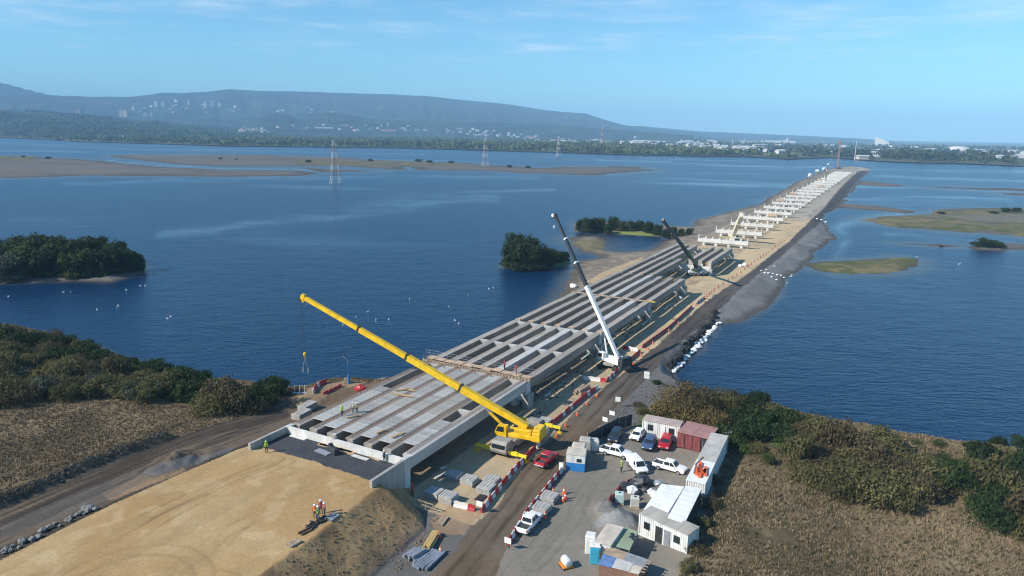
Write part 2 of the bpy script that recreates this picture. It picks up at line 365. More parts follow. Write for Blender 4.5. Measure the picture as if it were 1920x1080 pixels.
FIELD = [(1198, 806), (1230, 770), (1290, 738), (1350, 735), (1500, 770), (1620, 790), (1920, 830), (3800, 1100), (3800, 2200), (1150, 2200), (1230, 1220), (1270, 1090), (1300, 1040), (1310, 995), (1342, 932), (1372, 828), (1345, 812), (1320, 840), (1270, 828)]
TRACK = [(-400, 1120), (0, 948), (100, 906), (200, 864), (305, 826), (345, 815), (400, 797), (470, 778), (525, 757), (545, 742), (572, 728), (620, 716), (700, 716), (765, 702), (760, 780), (560, 800), (538, 830), (468, 838), (330, 895), (207, 950), (0, 1055), (-400, 1260)]
main = (sdist(GX, GY, land[0][0]) > -6) & ((GX*0 == 0))
near = GU < 1400
inmain = inpoly(GX, GY, land[0][0])
zone[:] = 5
zone[inmain] = 4
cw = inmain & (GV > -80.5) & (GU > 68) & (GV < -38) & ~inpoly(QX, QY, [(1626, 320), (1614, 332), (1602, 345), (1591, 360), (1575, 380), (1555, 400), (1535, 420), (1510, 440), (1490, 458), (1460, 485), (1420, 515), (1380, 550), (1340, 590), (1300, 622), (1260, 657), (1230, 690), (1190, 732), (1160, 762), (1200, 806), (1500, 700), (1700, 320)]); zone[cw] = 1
zone[inmain & (GU < 104) & (GV < -76.5)] = 0
zone[inmain & (GV > -38) & (GU < 128)] = 0
zone[inmain & inpoly(QX, QY, TRACK)] = 7
zone[inmain & inpoly(QX, QY, [(1093, 838), (1130, 792), (1190, 732), (1230, 690), (1262, 657), (1330, 600), (1330, 660), (1262, 704), (1302, 742), (1240, 775), (1200, 806), (1180, 800), (1100, 830)])] = 4
zone[inmain & inpoly(QX, QY, FIELD)] = 0
zone[inpoly(QX, QY, YARD) & inmain] = 3
zone[inpoly(QX, QY, ROAD) & inmain] = 2
slope_m = (GD > -10) & (GD <= 0.15) & (GZ > .25) & (GV > -60) & (GU < 76)
zone[(GD > 0.0)] = 6; zone[slope_m] = 6
zone[(GZ < WZ+.12) & inmain & (zone != 2)] = 4; zone[inmain & (GV < -82) & (GU < 95) & (zone == 4)] = 0
# colours -------------------------------------------------------------
def rgb(*c): return np.array(c, np.float32)
f1 = fbm(GX, GY, .06, 4, 1); f2 = fbm(GX, GY, .35, 5, 2); f3 = fbm(GX, GY, 1.6, 4, 3)
along = .5*fbm(GU*.03, GV*.8, 1., 4, 4)+.5*fbm(GU*.02, GV*2.2, 1., 3, 44)              # streaks that run with the traffic
C = np.zeros(GX.shape+(3,), np.float32)
def lay(mask, base, var, *mixes):
    c = np.broadcast_to(base, (mask.sum(), 3)).copy()
    for m_, col in mixes:
        k = np.clip(m_[mask], 0, 1)[:, None]; c = c*(1-k)+col*k
    c *= (1+var*(f2[mask]-.5)*2+var*.7*(f3[mask]-.5)*2)[:, None]
    C[mask] = np.maximum(c, .004)
G = lambda a, b, x: sstep(a, b, x)
lay(zone == 0, rgb(.19, .142, .085), .4, (G(.5, .72, f1), rgb(.10, .078, .045)), (G(.55, .75, f2)*.45, rgb(.185, .145, .08)), (G(.55, .72, fbm(GX, GY, .09, 4, 88))*.8, rgb(.085, .062, .038)))
lay(zone == 1, rgb(.50, .385, .235), .12, (G(.5, .68, f1)*.5, rgb(.33, .265, .18)), (G(.55, .7, along)*.45, rgb(.30, .24, .16)), (G(900, 1100, GU)*.0, rgb(.3, .3, .3)), (G(430, 470, GU+(f2-.5)*40)*.85, rgb(.33, .30, .26)), ((GV < -53.5)*G(150, 120, GU+(f2-.5)*30)*.75, rgb(.13, .10, .075)), ((GV < -54)*G(.42, .6, f2)*.6, rgb(.15, .12, .09)), ((GV < -74)*.7, rgb(.24, .20, .15)), (G(150, 110, GU)*G(-58, -50, GV)*.35, rgb(.3, .25, .18)))  # brown soil under the deck, darkened to stand in for its shade
lay(zone == 2, rgb(.098, .083, .072), .16, (G(.44, .56, along)*.85, rgb(.055, .046, .041)), (G(.58, .66, along)*.5, rgb(.15, .125, .10)), (G(130, 95, GU)*.8, rgb(.155, .115, .075)), (G(125, 85, GU)*G(.48, .62, along)*.6, rgb(.10, .075, .05)), (G(.56, .7, f1)*.5, rgb(.135, .115, .095)), (G(170, 260, GU)*.6, rgb(.066, .066, .07)))
lay(zone == 3, rgb(.225, .20, .165), .1, (G(.5, .68, f1)*.6, rgb(.19, .175, .15)), (G(.5, .66, along)*.4, rgb(.17, .155, .135)), (G(.58, .72, f2)*.4, rgb(.25, .225, .19)))
lay(zone == 4, rgb(.185, .18, .175), .2, (G(.5, .7, f1)*.6, rgb(.14, .135, .13)), ((GV < -79)*.8, rgb(.20, .165, .125)), ((GV < -79)*G(.55, .68, f2)*.6, rgb(.30, .245, .165)), (G(160, 130, GU)*(GV > -60)*.7, rgb(.105, .10, .095)), (G(WZ+.9, WZ+.15, GZ)*.7, rgb(.06, .052, .042)))
lay(zone == 5, rgb(.125, .114, .104), .14, (G(.50, .62, fbm(GX*.25, GY, .03, 4, 66))*.75, rgb(.095, .085, .075)), (G(.56, .68, fbm(GX*.3, GY, .05, 3, 67))*.5, rgb(.165, .15, .135)), (G(.5, .66, fbm(GX, GY, .02, 4, 6))*.6, rgb(.14, .12, .10)), (G(WZ+.45, WZ+.02, GZ)*.8, rgb(.06, .055, .05)))
lay(zone == 6, rgb(.40, .265, .125), .10, (G(.44, .6, fbm(GX, GY, .085, 5, 201))*.8, rgb(.44, .31, .16)), (G(.54, .66, fbm(GX, GY, .05, 4, 202))*.55, rgb(.34, .205, .085)), (G(.56, .7, fbm(GX, GY, .4, 3, 203))*.35, rgb(.54, .42, .26)), (G(.55, .68, f2)*.4, rgb(.34, .225, .105)), (G(.52, .66, fbm(GU*.1, GV*.6, 1., 4, 77))*.5, rgb(.33, .225, .115)))
lay(slope_m, rgb(.37, .225, .105), .42, (G(.45, .6, f2)*.6, rgb(.46, .29, .135)), (G(.5, .65, f3)*.6, rgb(.19, .125, .072)), (G(1.6, .3, GZ+(f2-.5))*.6, rgb(.22, .165, .115)))
lay(zone == 7, rgb(.14, .108, .078), .2, (G(.42, .54, .5*fbm(GU*.03, GV*.5, 1., 4, 14)+.5*fbm(GU*.03, GV*1.7, 1., 3, 15))*.9, rgb(.05, .04, .032)), (G(.55, .7, f1)*.5, rgb(.18, .14, .095)))
def patch(px, base, k=.9, var=.15):
    m_ = inpoly(QX, QY, px); C[m_] = C[m_]*(1-k)+k*base*(1+var*(f2[m_]-.5)*2+var*(f3[m_]-.5)*2)[:, None]
patch(GRAV_PX, rgb(.058, .060, .068), 1., .2)
patch([(195, 922), (260, 893), (335, 872), (350, 882), (240, 925), (205, 938)], rgb(.33, .22, .13), .7)
patch([(265, 888), (300, 868), (345, 856), (395, 852), (440, 838), (430, 848), (330, 882), (280, 893)], rgb(.15, .148, .145), .8)
patch([(0, 1010), (200, 938), (300, 890), (250, 885), (130, 930), (0, 985)], rgb(.115, .105, .095), .6)
patch([(1112, 990), (1130, 960), (1158, 942), (1190, 965), (1195, 985), (1150, 990)], rgb(.23, .235, .24), .85)
patch([(1118, 960), (1130, 938), (1160, 935), (1168, 948), (1140, 962)], rgb(.12, .12, .125), .85)
patch([(840, 950), (900, 962), (870, 1004), (820, 1000), (805, 975)], rgb(.34, .22, .13), .6)
patch([(540, 760), (560, 742), (640, 722), (700, 718), (740, 712), (640, 760), (570, 795), (540, 790)], rgb(.17, .115, .07), .6)
patch([(545, 748), (575, 728), (640, 715), (690, 716), (620, 735), (590, 762), (560, 765)], rgb(.33, .225, .13), .7)
patch([(1095, 530), (1130, 510), (1210, 480), (1190, 500), (1130, 530)], rgb(.45, .34, .20), .8)
patch([(540, 299), (700, 301), (860, 307), (880, 312), (740, 311), (560, 308)], rgb(.125, .105, .05), .75)
patch([(0, 290), (60, 292), (75, 305), (0, 304)], rgb(.10, .10, .06), .5)
patch([(1080, 452), (1120, 448), (1138, 460), (1130, 468), (1095, 468)], rgb(.16, .14, .06), .7)
patch([(1610, 411), (1660, 406), (1760, 393), (1920, 391), (2300, 390), (2300, 448), (1920, 442), (1850, 436), (1760, 431), (1680, 424)], rgb(.125, .118, .05), .8, .3)
patch([(1522, 494), (1640, 488), (1702, 484), (1690, 507), (1640, 513), (1580, 512), (1530, 504)], rgb(.135, .125, .05), .8, .35)
for pg in ([(1610, 411), (1660, 406), (1760, 393), (1920, 391), (2300, 390), (2300, 450), (1920, 444), (1850, 438), (1760, 433), (1680, 426)], [(1512, 493), (1560, 490), (1640, 487), (1700, 482), (1722, 490), (1690, 509), (1640, 515), (1580, 514), (1530, 506)], [(540, 299), (700, 301), (860, 307), (880, 312), (740, 311), (560, 308)], [(0, 290), (60, 292), (75, 305), (0, 304)]):
    m_ = inpoly(QX, QY, pg)
    for nn, lo, hi, cc, am in ((fbm(GX, GY, .09, 5, 301), .50, .60, rgb(.185, .15, .075), .85), (fbm(GX, GY, .06, 5, 302), .53, .62, rgb(.105, .095, .085), .85), (fbm(GX, GY, .14, 4, 303), .56, .66, rgb(.07, .085, .03), .8)):
        k = (sstep(lo, hi, nn[m_])*am)[:, None]; C[m_] = C[m_]*(1-k)+cc*k
patch([(1770, 404), (1850, 402), (1930, 402), (1930, 418), (1820, 414)], rgb(.17, .15, .13), .7)
patch([(1135, 437), (1175, 433), (1225, 436), (1225, 442), (1150, 441)], rgb(.19, .22, .06), .9)
patch([(1035, 486), (1070, 484), (1070, 493), (1042, 500)], rgb(.08, .19, .03), .9)
patch([(1190, 812), (1200, 780), (1225, 765), (1245, 775), (1275, 795), (1270, 800), (1215, 790)], rgb(.08, .11, .03), .7, .4)
k = np.exp(-(dseg(jx, jy, BERM)/1.5)**2)[..., None]*.85; C = (C*(1-k)+rgb(.05, .046, .042)*k*(1+.5*(f3[..., None]-.5))).astype(np.float32)
# wheel ruts in the fill
ox, oy = P(235, 1110, 4.2)[:2]; q = np.sqrt((GX-ox)**2+(GY-oy)**2)
for rad in (6.2, 8.0):
    k = np.exp(-((q-rad)/.28)**2)*(GY > oy-1)*(zone == 6)*.28; C *= (1-k*.45)[..., None]; GZ -= k*.08
for pts, zz, st in (([(60, 1090), (200, 1010), (360, 930), (520, 862)], 4.2, .35), ([(120, 1085), (280, 990), (430, 905), (540, 866)], 4.2, .25), ([(300, 1085), (420, 1000), (560, 930), (690, 900)], 4.2, .3), ([(20, 1075), (180, 1050), (330, 1050), (430, 1085)], 4.2, .3), ([(420, 1010), (520, 930), (600, 890)], 4.2, .22), ([(0, 985), (150, 915), (320, 845), (480, 795), (560, 765)], 2., .5), ([(-60, 1045), (120, 950), (300, 872), (470, 806)], 2., .4), ([(160, 945), (230, 905), (300, 880), (330, 850)], 2., .35),
        ([(860, 1085), (915, 1000), (1000, 890), (1060, 820), (1150, 725), (1240, 655)], 0., .5), ([(905, 1085), (950, 1000), (1040, 885), (1110, 795), (1195, 700), (1290, 612)], 0., .45), ([(1000, 1060), (1080, 970), (1110, 900), (1150, 870)], 0., .25), ([(960, 1075), (1040, 990), (1090, 920), (1230, 900)], 0., .22)):
    wp = wpoly(pts, zz); dd = dseg(GX+(fbm(GX, GY, .15, 3, 91)-.5)*1.2, GY+(fbm(GX, GY, .15, 3, 93)-.5)*1.2, wp); k = (np.exp(-((dd-.95)/.24)**2)*st*np.clip(fbm(GX, GY, .2, 3, 95)*2-.35, 0, 1)*(np.abs(zone-6) <= 6))
    k *= np.isin(zone, (2, 3, 6, 7)); C *= (1-k*.75)[..., None]; GZ -= k*.09
tm, TN, TL, tb = newmat('earth')
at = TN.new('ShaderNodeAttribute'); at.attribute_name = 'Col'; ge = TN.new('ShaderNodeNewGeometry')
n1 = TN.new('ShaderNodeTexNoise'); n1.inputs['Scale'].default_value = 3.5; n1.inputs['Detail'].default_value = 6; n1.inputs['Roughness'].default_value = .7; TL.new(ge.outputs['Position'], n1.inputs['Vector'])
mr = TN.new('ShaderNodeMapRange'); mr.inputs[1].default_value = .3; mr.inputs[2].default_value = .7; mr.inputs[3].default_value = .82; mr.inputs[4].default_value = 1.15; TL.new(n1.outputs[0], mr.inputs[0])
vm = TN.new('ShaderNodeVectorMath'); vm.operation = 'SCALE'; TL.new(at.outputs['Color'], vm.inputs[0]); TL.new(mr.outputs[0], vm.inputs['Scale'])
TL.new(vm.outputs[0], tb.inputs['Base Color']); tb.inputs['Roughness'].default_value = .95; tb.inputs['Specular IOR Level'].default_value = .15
bp = TN.new('ShaderNodeBump'); bp.inputs['Strength'].default_value = .4; bp.inputs['Distance'].default_value = .10; TL.new(n1.outputs[0], bp.inputs['Height']); TL.new(bp.outputs[0], tb.inputs['Normal'])
idx = np.arange(NA*NR).reshape(NA, NR)
quad = np.stack([idx[:-1, :-1], idx[1:, :-1], idx[1:, 1:], idx[:-1, 1:]], -1).reshape(-1, 4)[:, ::-1]
zmax = GZ.ravel()[quad].max(1); quad = quad[zmax > WZ-.35]
fz = zone.ravel()[quad[:, 0]]; ALLV = np.stack([GX, GY, GZ], -1).reshape(-1, 3); ALLC = C.reshape(-1, 3)
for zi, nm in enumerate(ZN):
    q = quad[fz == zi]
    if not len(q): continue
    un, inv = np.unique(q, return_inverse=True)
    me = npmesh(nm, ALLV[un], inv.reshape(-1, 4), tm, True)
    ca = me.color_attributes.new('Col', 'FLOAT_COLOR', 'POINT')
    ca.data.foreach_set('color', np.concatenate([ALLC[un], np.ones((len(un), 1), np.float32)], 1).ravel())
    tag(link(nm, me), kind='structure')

# ------------------------------------------------------------------ water
wt, N, L, b = newmat('river_water')
ge = N.new('ShaderNodeNewGeometry')
def wn(scale, st, rot, detail=3, rough=.55):
    mp = N.new('ShaderNodeMapping'); mp.inputs['Scale'].default_value = st; mp.inputs['Rotation'].default_value = (0, 0, rot); L.new(ge.outputs['Position'], mp.inputs[0])
    n = N.new('ShaderNodeTexNoise'); n.inputs['Scale'].default_value = scale; n.inputs['Detail'].default_value = detail; n.inputs['Roughness'].default_value = rough; L.new(mp.outputs[0], n.inputs['Vector']); return n.outputs[0]
def mth(op, a, c):
    n = N.new('ShaderNodeMath'); n.operation = op
    for i, q in enumerate((a, c)):
        if isinstance(q, (int, float)): n.inputs[i].default_value = q
        else: L.new(q, n.inputs[i])
    return n.outputs[0]
def rng_(x, a, c, d=0., e=1.):
    n = N.new('ShaderNodeMapRange'); n.inputs[1].default_value = a; n.inputs[2].default_value = c; n.inputs[3].default_value = d; n.inputs[4].default_value = e; L.new(x, n.inputs[0]); return n.outputs[0]
wv = mth('ADD', wn(.75, (.45, 1.25, 1), .5, 3), mth('MULTIPLY', wn(.12, (.7, 1.2, 1), .3, 2), 1.2))
wat = N.new('ShaderNodeAttribute'); wat.attribute_name = 'Wat'; wsx = N.new('ShaderNodeSeparateColor'); L.new(wat.outputs['Color'], wsx.inputs[0])
calm = mth('MAXIMUM', rng_(wn(.0045, (.5, 1.0, 1), -.25, 5, .55), .56, .70), mth('MULTIPLY', wsx.outputs[0], rng_(wn(.02, (.6, 1, 1), -.2, 4, .6), .3, .6)))             # slicks of still water
calm2 = rng_(wn(.03, (.6, 1.0, 1), .1, 4, .6), .4, .7)
bpw = N.new('ShaderNodeBump'); bpw.inputs['Distance'].default_value = .42
L.new(wv, bpw.inputs['Height']); L.new(mth('MULTIPLY', rng_(calm, 0, 1, 1., .2), rng_(calm2, 0, 1, .75, 1.1)), bpw.inputs['Strength'])
L.new(bpw.outputs[0], b.inputs['Normal'])
L.new(rng_(calm, 0, 1, .27, .11), b.inputs['Roughness'])
mx = N.new('ShaderNodeMix'); mx.data_type = 'RGBA'; L.new(calm2, mx.inputs[0]); mx.inputs[6].default_value = (.001, .019, .060, 1); mx.inputs[7].default_value = (.002, .025, .074, 1)
ms = N.new('ShaderNodeMix'); ms.data_type = 'RGBA'; L.new(mth('MULTIPLY', wsx.outputs[1], .75), ms.inputs[0]); L.new(mx.outputs[2], ms.inputs[6]); ms.inputs[7].default_value = (.075, .075, .066, 1)
L.new(ms.outputs[2], b.inputs['Base Color']); b.inputs['IOR'].default_value = 1.33
wa = np.linspace(R(-88), R(88), 780); wr = 8*np.exp(np.linspace(0, math.log(20600/8.), 720)); WA, WR = np.meshgrid(wa, wr, indexing='ij'); WX = WR*np.sin(WA); WY = WR*np.cos(WA)
CALM = np.zeros(WX.shape); SHAL = np.zeros(WX.shape); nb_ = (np.abs(WA) < R(52)) & (WR > 50) & (WR < 1600)
hz_, _, _, _ = height(WX[nb_], WY[nb_]); SHAL[nb_] = sstep(-2.75, -1.98, hz_)
wpx, wpy = Qv(WX, WY, WX*0+WZ); fr = np.abs(WA) < R(50)
for pts, wd, am in (([(300, 440), (400, 431), (500, 417), (620, 406), (720, 394), (800, 381), (860, 373), (930, 371)], 9, .9), ([(640, 400), (760, 378), (860, 372)], 12, .6), ([(860, 360), (960, 357), (1040, 356)], 3, .7), ([(120, 345), (330, 338), (560, 335), (800, 330), (1010, 333)], 3.5, .6), ([(1310, 308), (1400, 312), (1500, 314), (1560, 313)], 1.6, 1.), ([(1120, 300), (1260, 304)], 1.5, .8), ([(1570, 480), (1590, 450), (1570, 425), (1640, 408), (1700, 400)], 9, .8), ([(1660, 438), (1780, 446), (1900, 452)], 5, .7), ([(1640, 372), (1760, 368), (1900, 378)], 4, .7), ([(1640, 330), (1800, 336), (1920, 340)], 2.5, .7), ([(200, 302), (330, 312), (520, 318), (640, 322)], 2.5, .8), ([(0, 268), (250, 280), (500, 284), (800, 290)], 2, .5), ([(1560, 520), (1700, 560), (1880, 590)], 16, .35)):
    dd = dseg(wpx[fr], wpy[fr]+(fbm(wpx[fr], wpy[fr], .03, 3, 9)-.5)*wd*1.2, pts); CALM[fr] = np.maximum(CALM[fr], am*np.exp(-(dd/wd)**2))
ix = np.arange(WX.size).reshape(WX.shape); q = np.stack([ix[:-1, :-1], ix[1:, :-1], ix[1:, 1:], ix[:-1, 1:]], -1).reshape(-1, 4)[:, ::-1]
wme = npmesh('water', np.stack([WX, WY, WX*0+WZ], -1).reshape(-1, 3), q, wt); ca = wme.color_attributes.new('Wat', 'FLOAT_COLOR', 'POINT')
ca.data.foreach_set('color', np.stack([CALM, SHAL, CALM*0, CALM*0+1], -1).astype(np.float32).ravel()); tag(link('water', wme), kind='structure')

# ------------------------------------------------------------------ far bank and hills
def azof(x): return np.arctan2(*(lambda p: (p[0], p[1]))(P(x, 400, 0)))
def hor(x): return 249+(x-960)*.015
def prof(pts, rd):         # ridge pixels -> (azimuth, height) at distance rd
    a = []; h = []
    for x, y in pts:
        d = cF+cR*(x-960)/F_PX-cU*(y-540)/F_PX; k = math.hypot(d[0], d[1]); a.append(math.atan2(d[0], d[1])); h.append(CH+rd*d[2]/k)
    return np.array(a), np.array(h)
SHORE = [(-700, 246), (-300, 252), (0, 258), (150, 266), (300, 270), (420, 274), (600, 276), (760, 278), (900, 282), (1050, 286), (1160, 290), (1300, 293), (1400, 294), (1480, 299), (1560, 296), (1640, 302), (1700, 305), (1800, 307), (1920, 312), (2200, 322), (2600, 336)]
sa = []; sr = []
for x, y in SHORE:
    p = P(x, y, WZ); sa.append(math.atan2(p[0], p[1])); sr.append(math.hypot(p[0], p[1]))
BACK = [(-700, 12000), (0, 12000), (900, 12000), (1150, 11000), (1310, 9500), (1500, 8000), (1640, 6200), (1800, 5200), (1920, 4600), (2600, 4000)]
ba = [math.atan2(*P(x, 400, 0)[:2]) for x, _ in BACK]; br = [r for _, r in BACK]
RANGES = [([(-700, 176), (-300, 182), (0, 179), (60, 175), (110, 179), (180, 181), (250, 181), (300, 174), (370, 173), (430, 167), (480, 170), (560, 171), (660, 174), (740, 176), (800, 180), (880, 188), (960, 196), (1010, 204), (1060, 210), (1100, 213), (1130, 223), (1170, 234), (1220, 240), (1310, 250), (1350, 258)], 8300, 4300, 11500, 1.5),
          ([(-700, 160), (-100, 151), (0, 153), (40, 164), (80, 174), (130, 190), (300, 232), (400, 250)], 9800, 8900, 11800, 1.),
          ([(-700, 212), (-300, 204), (0, 206), (100, 209), (180, 216), (250, 224), (330, 231), (420, 240), (520, 250)], 4700, 3000, 6500, .9),
          ([(430, 246), (470, 226), (515, 212), (540, 214), (562, 224), (585, 214), (615, 209), (655, 215), (700, 223), (800, 227), (900, 229), (1000, 232), (1100, 239), (1200, 246), (1300, 254)], 5600, 4700, 7000, 1.),
          ([(1050, 250), (1130, 238), (1200, 236), (1310, 246), (1400, 250), (1500, 254), (1600, 259), (1700, 266)], 9300, 7000, 11000, 1.)]
RP = [(prof(p, rd), rd, rf, rb, e) for p, rd, rf, rb, e in RANGES]
def hfar(X, Y):
    A = np.arctan2(X, Y); r = np.hypot(X, Y); s_ = np.interp(A, sa, sr); bk = np.interp(A, ba, br)
    z = np.minimum(WZ+(r-s_)*.12, 3.5)+np.clip((r-s_)*.0012, 0, 2.5)
    z = np.minimum(z, WZ+(bk-r)*.05)
    for i, ((pa, ph), rd, rf, rb, e) in enumerate(RP):
        h = np.interp(A, pa, ph, left=ph[0], right=-50) if i < 3 else np.interp(A, pa, ph, left=-50, right=-50); h = h*np.clip((r-s_)/700, 0, 1) ; n = fbm(X, Y, 1/900., 5, 100+i*9)
        h = h*(1+(n-.5)*.0)
        up = np.clip((r-rf)/(rd-rf), 0, 1)**e; up = up*(1-.35*(1-up)*2*(n-.35)*(up < 1)); dn = 1-np.clip((r-rd)/(rb-rd), 0, 1)
        # spurs and valleys below the crest
        z = np.maximum(z, h*np.where(r < rd, up, dn)*(1-.30*np.clip(1-up, 0, 1)*np.abs(fbm(A*60, r/1500, 1., 3, 130+i)-.5)*3*(r < rd)))
    return z
fa = np.linspace(R(-52), R(52), 620); tt = np.linspace(0, 1, 260)
FA = np.repeat(fa[:, None], 260, 1); FR = (np.interp(fa, sa, sr)*.985)[:, None]*(1-tt[None]**1.4)+19500*tt[None]**1.4
FX = FR*np.sin(FA); FY = FR*np.cos(FA); FZ = hfar(FX, FY)
ix = np.arange(FX.size).reshape(FX.shape); q = np.stack([ix[:-1, :-1], ix[1:, :-1], ix[1:, 1:], ix[:-1, 1:]], -1).reshape(-1, 4)[:, ::-1]
q = q[FZ.ravel()[q].max(1) > WZ-.5]
fm = mat('far_land', (.085, .09, .05), .95, .55, .004, detail=9, spec=.1, world=True)
hm2 = mat('hill_forest', (.030, .040, .030), .95, .8, .0035, detail=10, spec=.1, world=True)
FV = np.stack([FX, FY, FZ], -1).reshape(-1, 3); hi = FZ.ravel()[q].mean(1) > 12
for nm, msk, mm in (('far_bank', ~hi, fm), ('hills', hi, hm2)):
    un, inv = np.unique(q[msk], return_inverse=True); tag(link(nm, npmesh(nm, FV[un], inv.reshape(-1, 4), mm, True)), kind='structure')
_rs = np.concatenate([np.linspace(900, 7000, 1400), np.linspace(7010, 12000, 500)])
def far_hit(px, py):
    d = cF+cR*(px-960)/F_PX-cU*(py-540)/F_PX; k = math.hypot(d[0], d[1]); X = _rs*d[0]/k; Y = _rs*d[1]/k; Z = CH+_rs*d[2]/k
    h = hfar(X, Y); j = np.argmax(Z <= h)
    return (X[j], Y[j], h[j]) if Z[j] <= h[j] else None
# ------------------------------------------------------------------ bridge
DZ = 5.1; SP = 35.14; U0 = 70.9; VR, VL = -53.3, -75.2
GH = 1.9; CAPT = DZ-GH-.12; CAPD = 1.9
M_conc = mat('concrete_pale', (.36, .34, .315), .85, .2, .6, bump=.15, streak=(1, 1, .3))
M_gird = mat('girder_concrete', (.335, .30, .262), .85, .26, .5, bump=.15, streak=(.25, 1, 1), ov=.16)
M_gird2 = mat('girder_concrete_light', (.47, .46, .44), .85, .16, .5, streak=(.25, 1, 1), ov=.08)
M_cap = mat('pier_concrete', (.60, .585, .555), .85, .16, .5, streak=(1, 1, .4), ov=.08)
M_slab = mat('slab_concrete', (.42, .41, .385), .9, .18, 1.2, ov=.10)
M_slab2 = mat('slab_concrete_pale', (.52, .51, .485), .9, .14, 1.2, ov=.08)
M_rebar = mat('rusty_rebar', (.16, .09, .055), .8, .3, 2.)
M_wood = mat('timber', (.48, .33, .18), .8, .22, 1.5, streak=(.3, 1, 1))
M_woodg = mat('weathered_timber', (.36, .28, .20), .85, .25, 1.5, streak=(.3, 1, 1))
M_ply = mat('plywood', (.50, .36, .25), .75, .15, .8)
M_steel = mat('galvanised_steel', (.36, .38, .41), .45, .15, 2., metal=.4)
M_dark = mat('dark_rubber', (.022, .022, .024), .8, .2, 2.)
M_black = mat('black_steel', (.035, .037, .04), .5, .2, 2.)
NG = 7; GV0 = VL+.75; GDV = (VR-.75-GV0)/(NG-1)
edge_face = MB(); edge_face.prism([(-.74, GH-.01), (.74, GH-.01), (.50, 0.005), (-.50, .005)], -SP/2+.36, SP/2-.36, 'x'); gm = edge_face.mesh('girder', M_gird); gmp = edge_face.mesh('girder', M_gird2); egm = gm
SPANS = {0: range(7), 1: range(7), 2: range(7), 3: range(7), 4: [0, 1, 2, 3], 5: [0, 1, 2, 4, 5, 6]}
SIDE = ['river edge girder', 'second girder from the river', 'third girder from the river', 'middle girder', 'third girder from the road', 'second girder from the road', 'road edge girder']
WHERE = ['in the slab-covered span', 'in the span past the timber platform', 'in the third span', 'in the fourth span', 'in the gapped span by the green crane', 'in the farthest girder span']
for s_, ks in SPANS.items():
    for k in ks:
        pale = (s_, k) in ((1, 4), (2, 5), (3, 3), (0, 6))
        me = egm if k in (0, 6) and not pale else (gmp if pale else gm)
        o = link('bridge_girder', me, None, B(U0+SP*(s_+.5), GV0+GDV*k, DZ-GH), BA)
        tag(o, ('pale ' if pale else 'grey ')+'concrete '+SIDE[k]+' '+WHERE[s_], 'girder', 'bridge girders')
# cross diaphragms between the girders (cast in place: one per bay)
dm = MB(); dm.prism([(-.45, GH-.02), (.45, GH-.02), (.18, .2), (-.18, .2)], -GDV/2+.24, GDV/2-.24, 'y'); dmesh = dm.mesh('diaphragm', M_gird2)
for s_ in (0, 1, 2, 3):
    for k in range(6):
        for q, uu in enumerate((U0+SP*(s_+.5), U0+SP*(s_+1)-.75)):
            if q == 0 and (s_ > 1 or (s_ == 0 and k in (1, 2, 3, 4))): continue
            if q == 1 and s_ > 1: continue
            o = link('bridge_diaphragm', dmesh, None, B(uu, GV0+GDV*(k+.5), DZ-GH), BA)
            tag(o, 'pale cross diaphragm in the %s bay from the river, %s of the %s span' % (nth(k), 'mid-length' if q == 0 else 'far end', nth(s_)), 'diaphragm', 'bridge diaphragms')
# piers
def pier_proto(full):
    t = thing('bridge_pier', '', 'bridge pier')
    W = VL-VR
    cap = MB(); cap.prism([(-.95, CAPT-CAPD+.35), (-.6, CAPT-CAPD), (.6, CAPT-CAPD), (.95, CAPT-CAPD+.35), (.95, CAPT), (-.95, CAPT)], -abs(W)/2, abs(W)/2, 'y')
    c = cap.build('cap_beam', M_cap, t)
    for q, v in enumerate((-8.2, -2.8, 2.8, 8.2)):
        m = MB(); m.tube((0, v, -.4), (0, v, CAPT-CAPD+.05), .85, n=14); m.build('column', M_cap, t)
    ke = MB(); ke.box((0, 0, .75), (1.7, .45, 1.5)); ke = ke.mesh('end_key', M_cap); km = MB(); km.box((0, 0, .42), (.75, .7, .84)); km = km.mesh('shear_key', M_cap)
    for k in range(NG+1):
        v = -abs(W)/2+.3+k*(abs(W)-.6)/NG
        link('shear_key', ke if k in (0, NG) else km, t, (0, v, CAPT))
    if full:
        m = MB(); m.box((0, -abs(W)/2+.05, (CAPT-.4)/2-.2), (2.2, 1.1, CAPT-.1)); m.build('end_wall', M_conc, t)
    else:
        for e in (1, -1): m = MB(); m.tube((.2, e*(abs(W)/2-.15), CAPT), (.2, e*(abs(W)/2-.15), CAPT+2.8), .05, n=5); m.build('survey_rod', M_steel, t)
    return t
pf = pier_proto(True); pb = pier_proto(False)
VM = (VL+VR)/2
for i in range(1, 29):
    src = pf if i <= 6 else pb
    if i <= 6: lb = ['pier under the timber platform, nearest the embankment', 'pier just behind the white crane', 'pier under the long plank walkway', 'fourth pier, before the gap in the girders', 'pier beside the green crane with girder ends on top', 'last pier that carries girders'][i-1]; lb = 'pale concrete '+lb
    else: lb = 'bare white %s waiting pier beyond the girders' % nth(i-7) + (', nearest the green crane' if i == 7 else '')
    if i in (1, 7): src['label'] = lb; src.location = B(U0+SP*i, VM, 0); src.rotation_euler = (0, 0, BA); tag(src, group='bridge piers')
    else: dup(src, B(U0+SP*i, VM, 0), BA, lb, 'bridge piers')
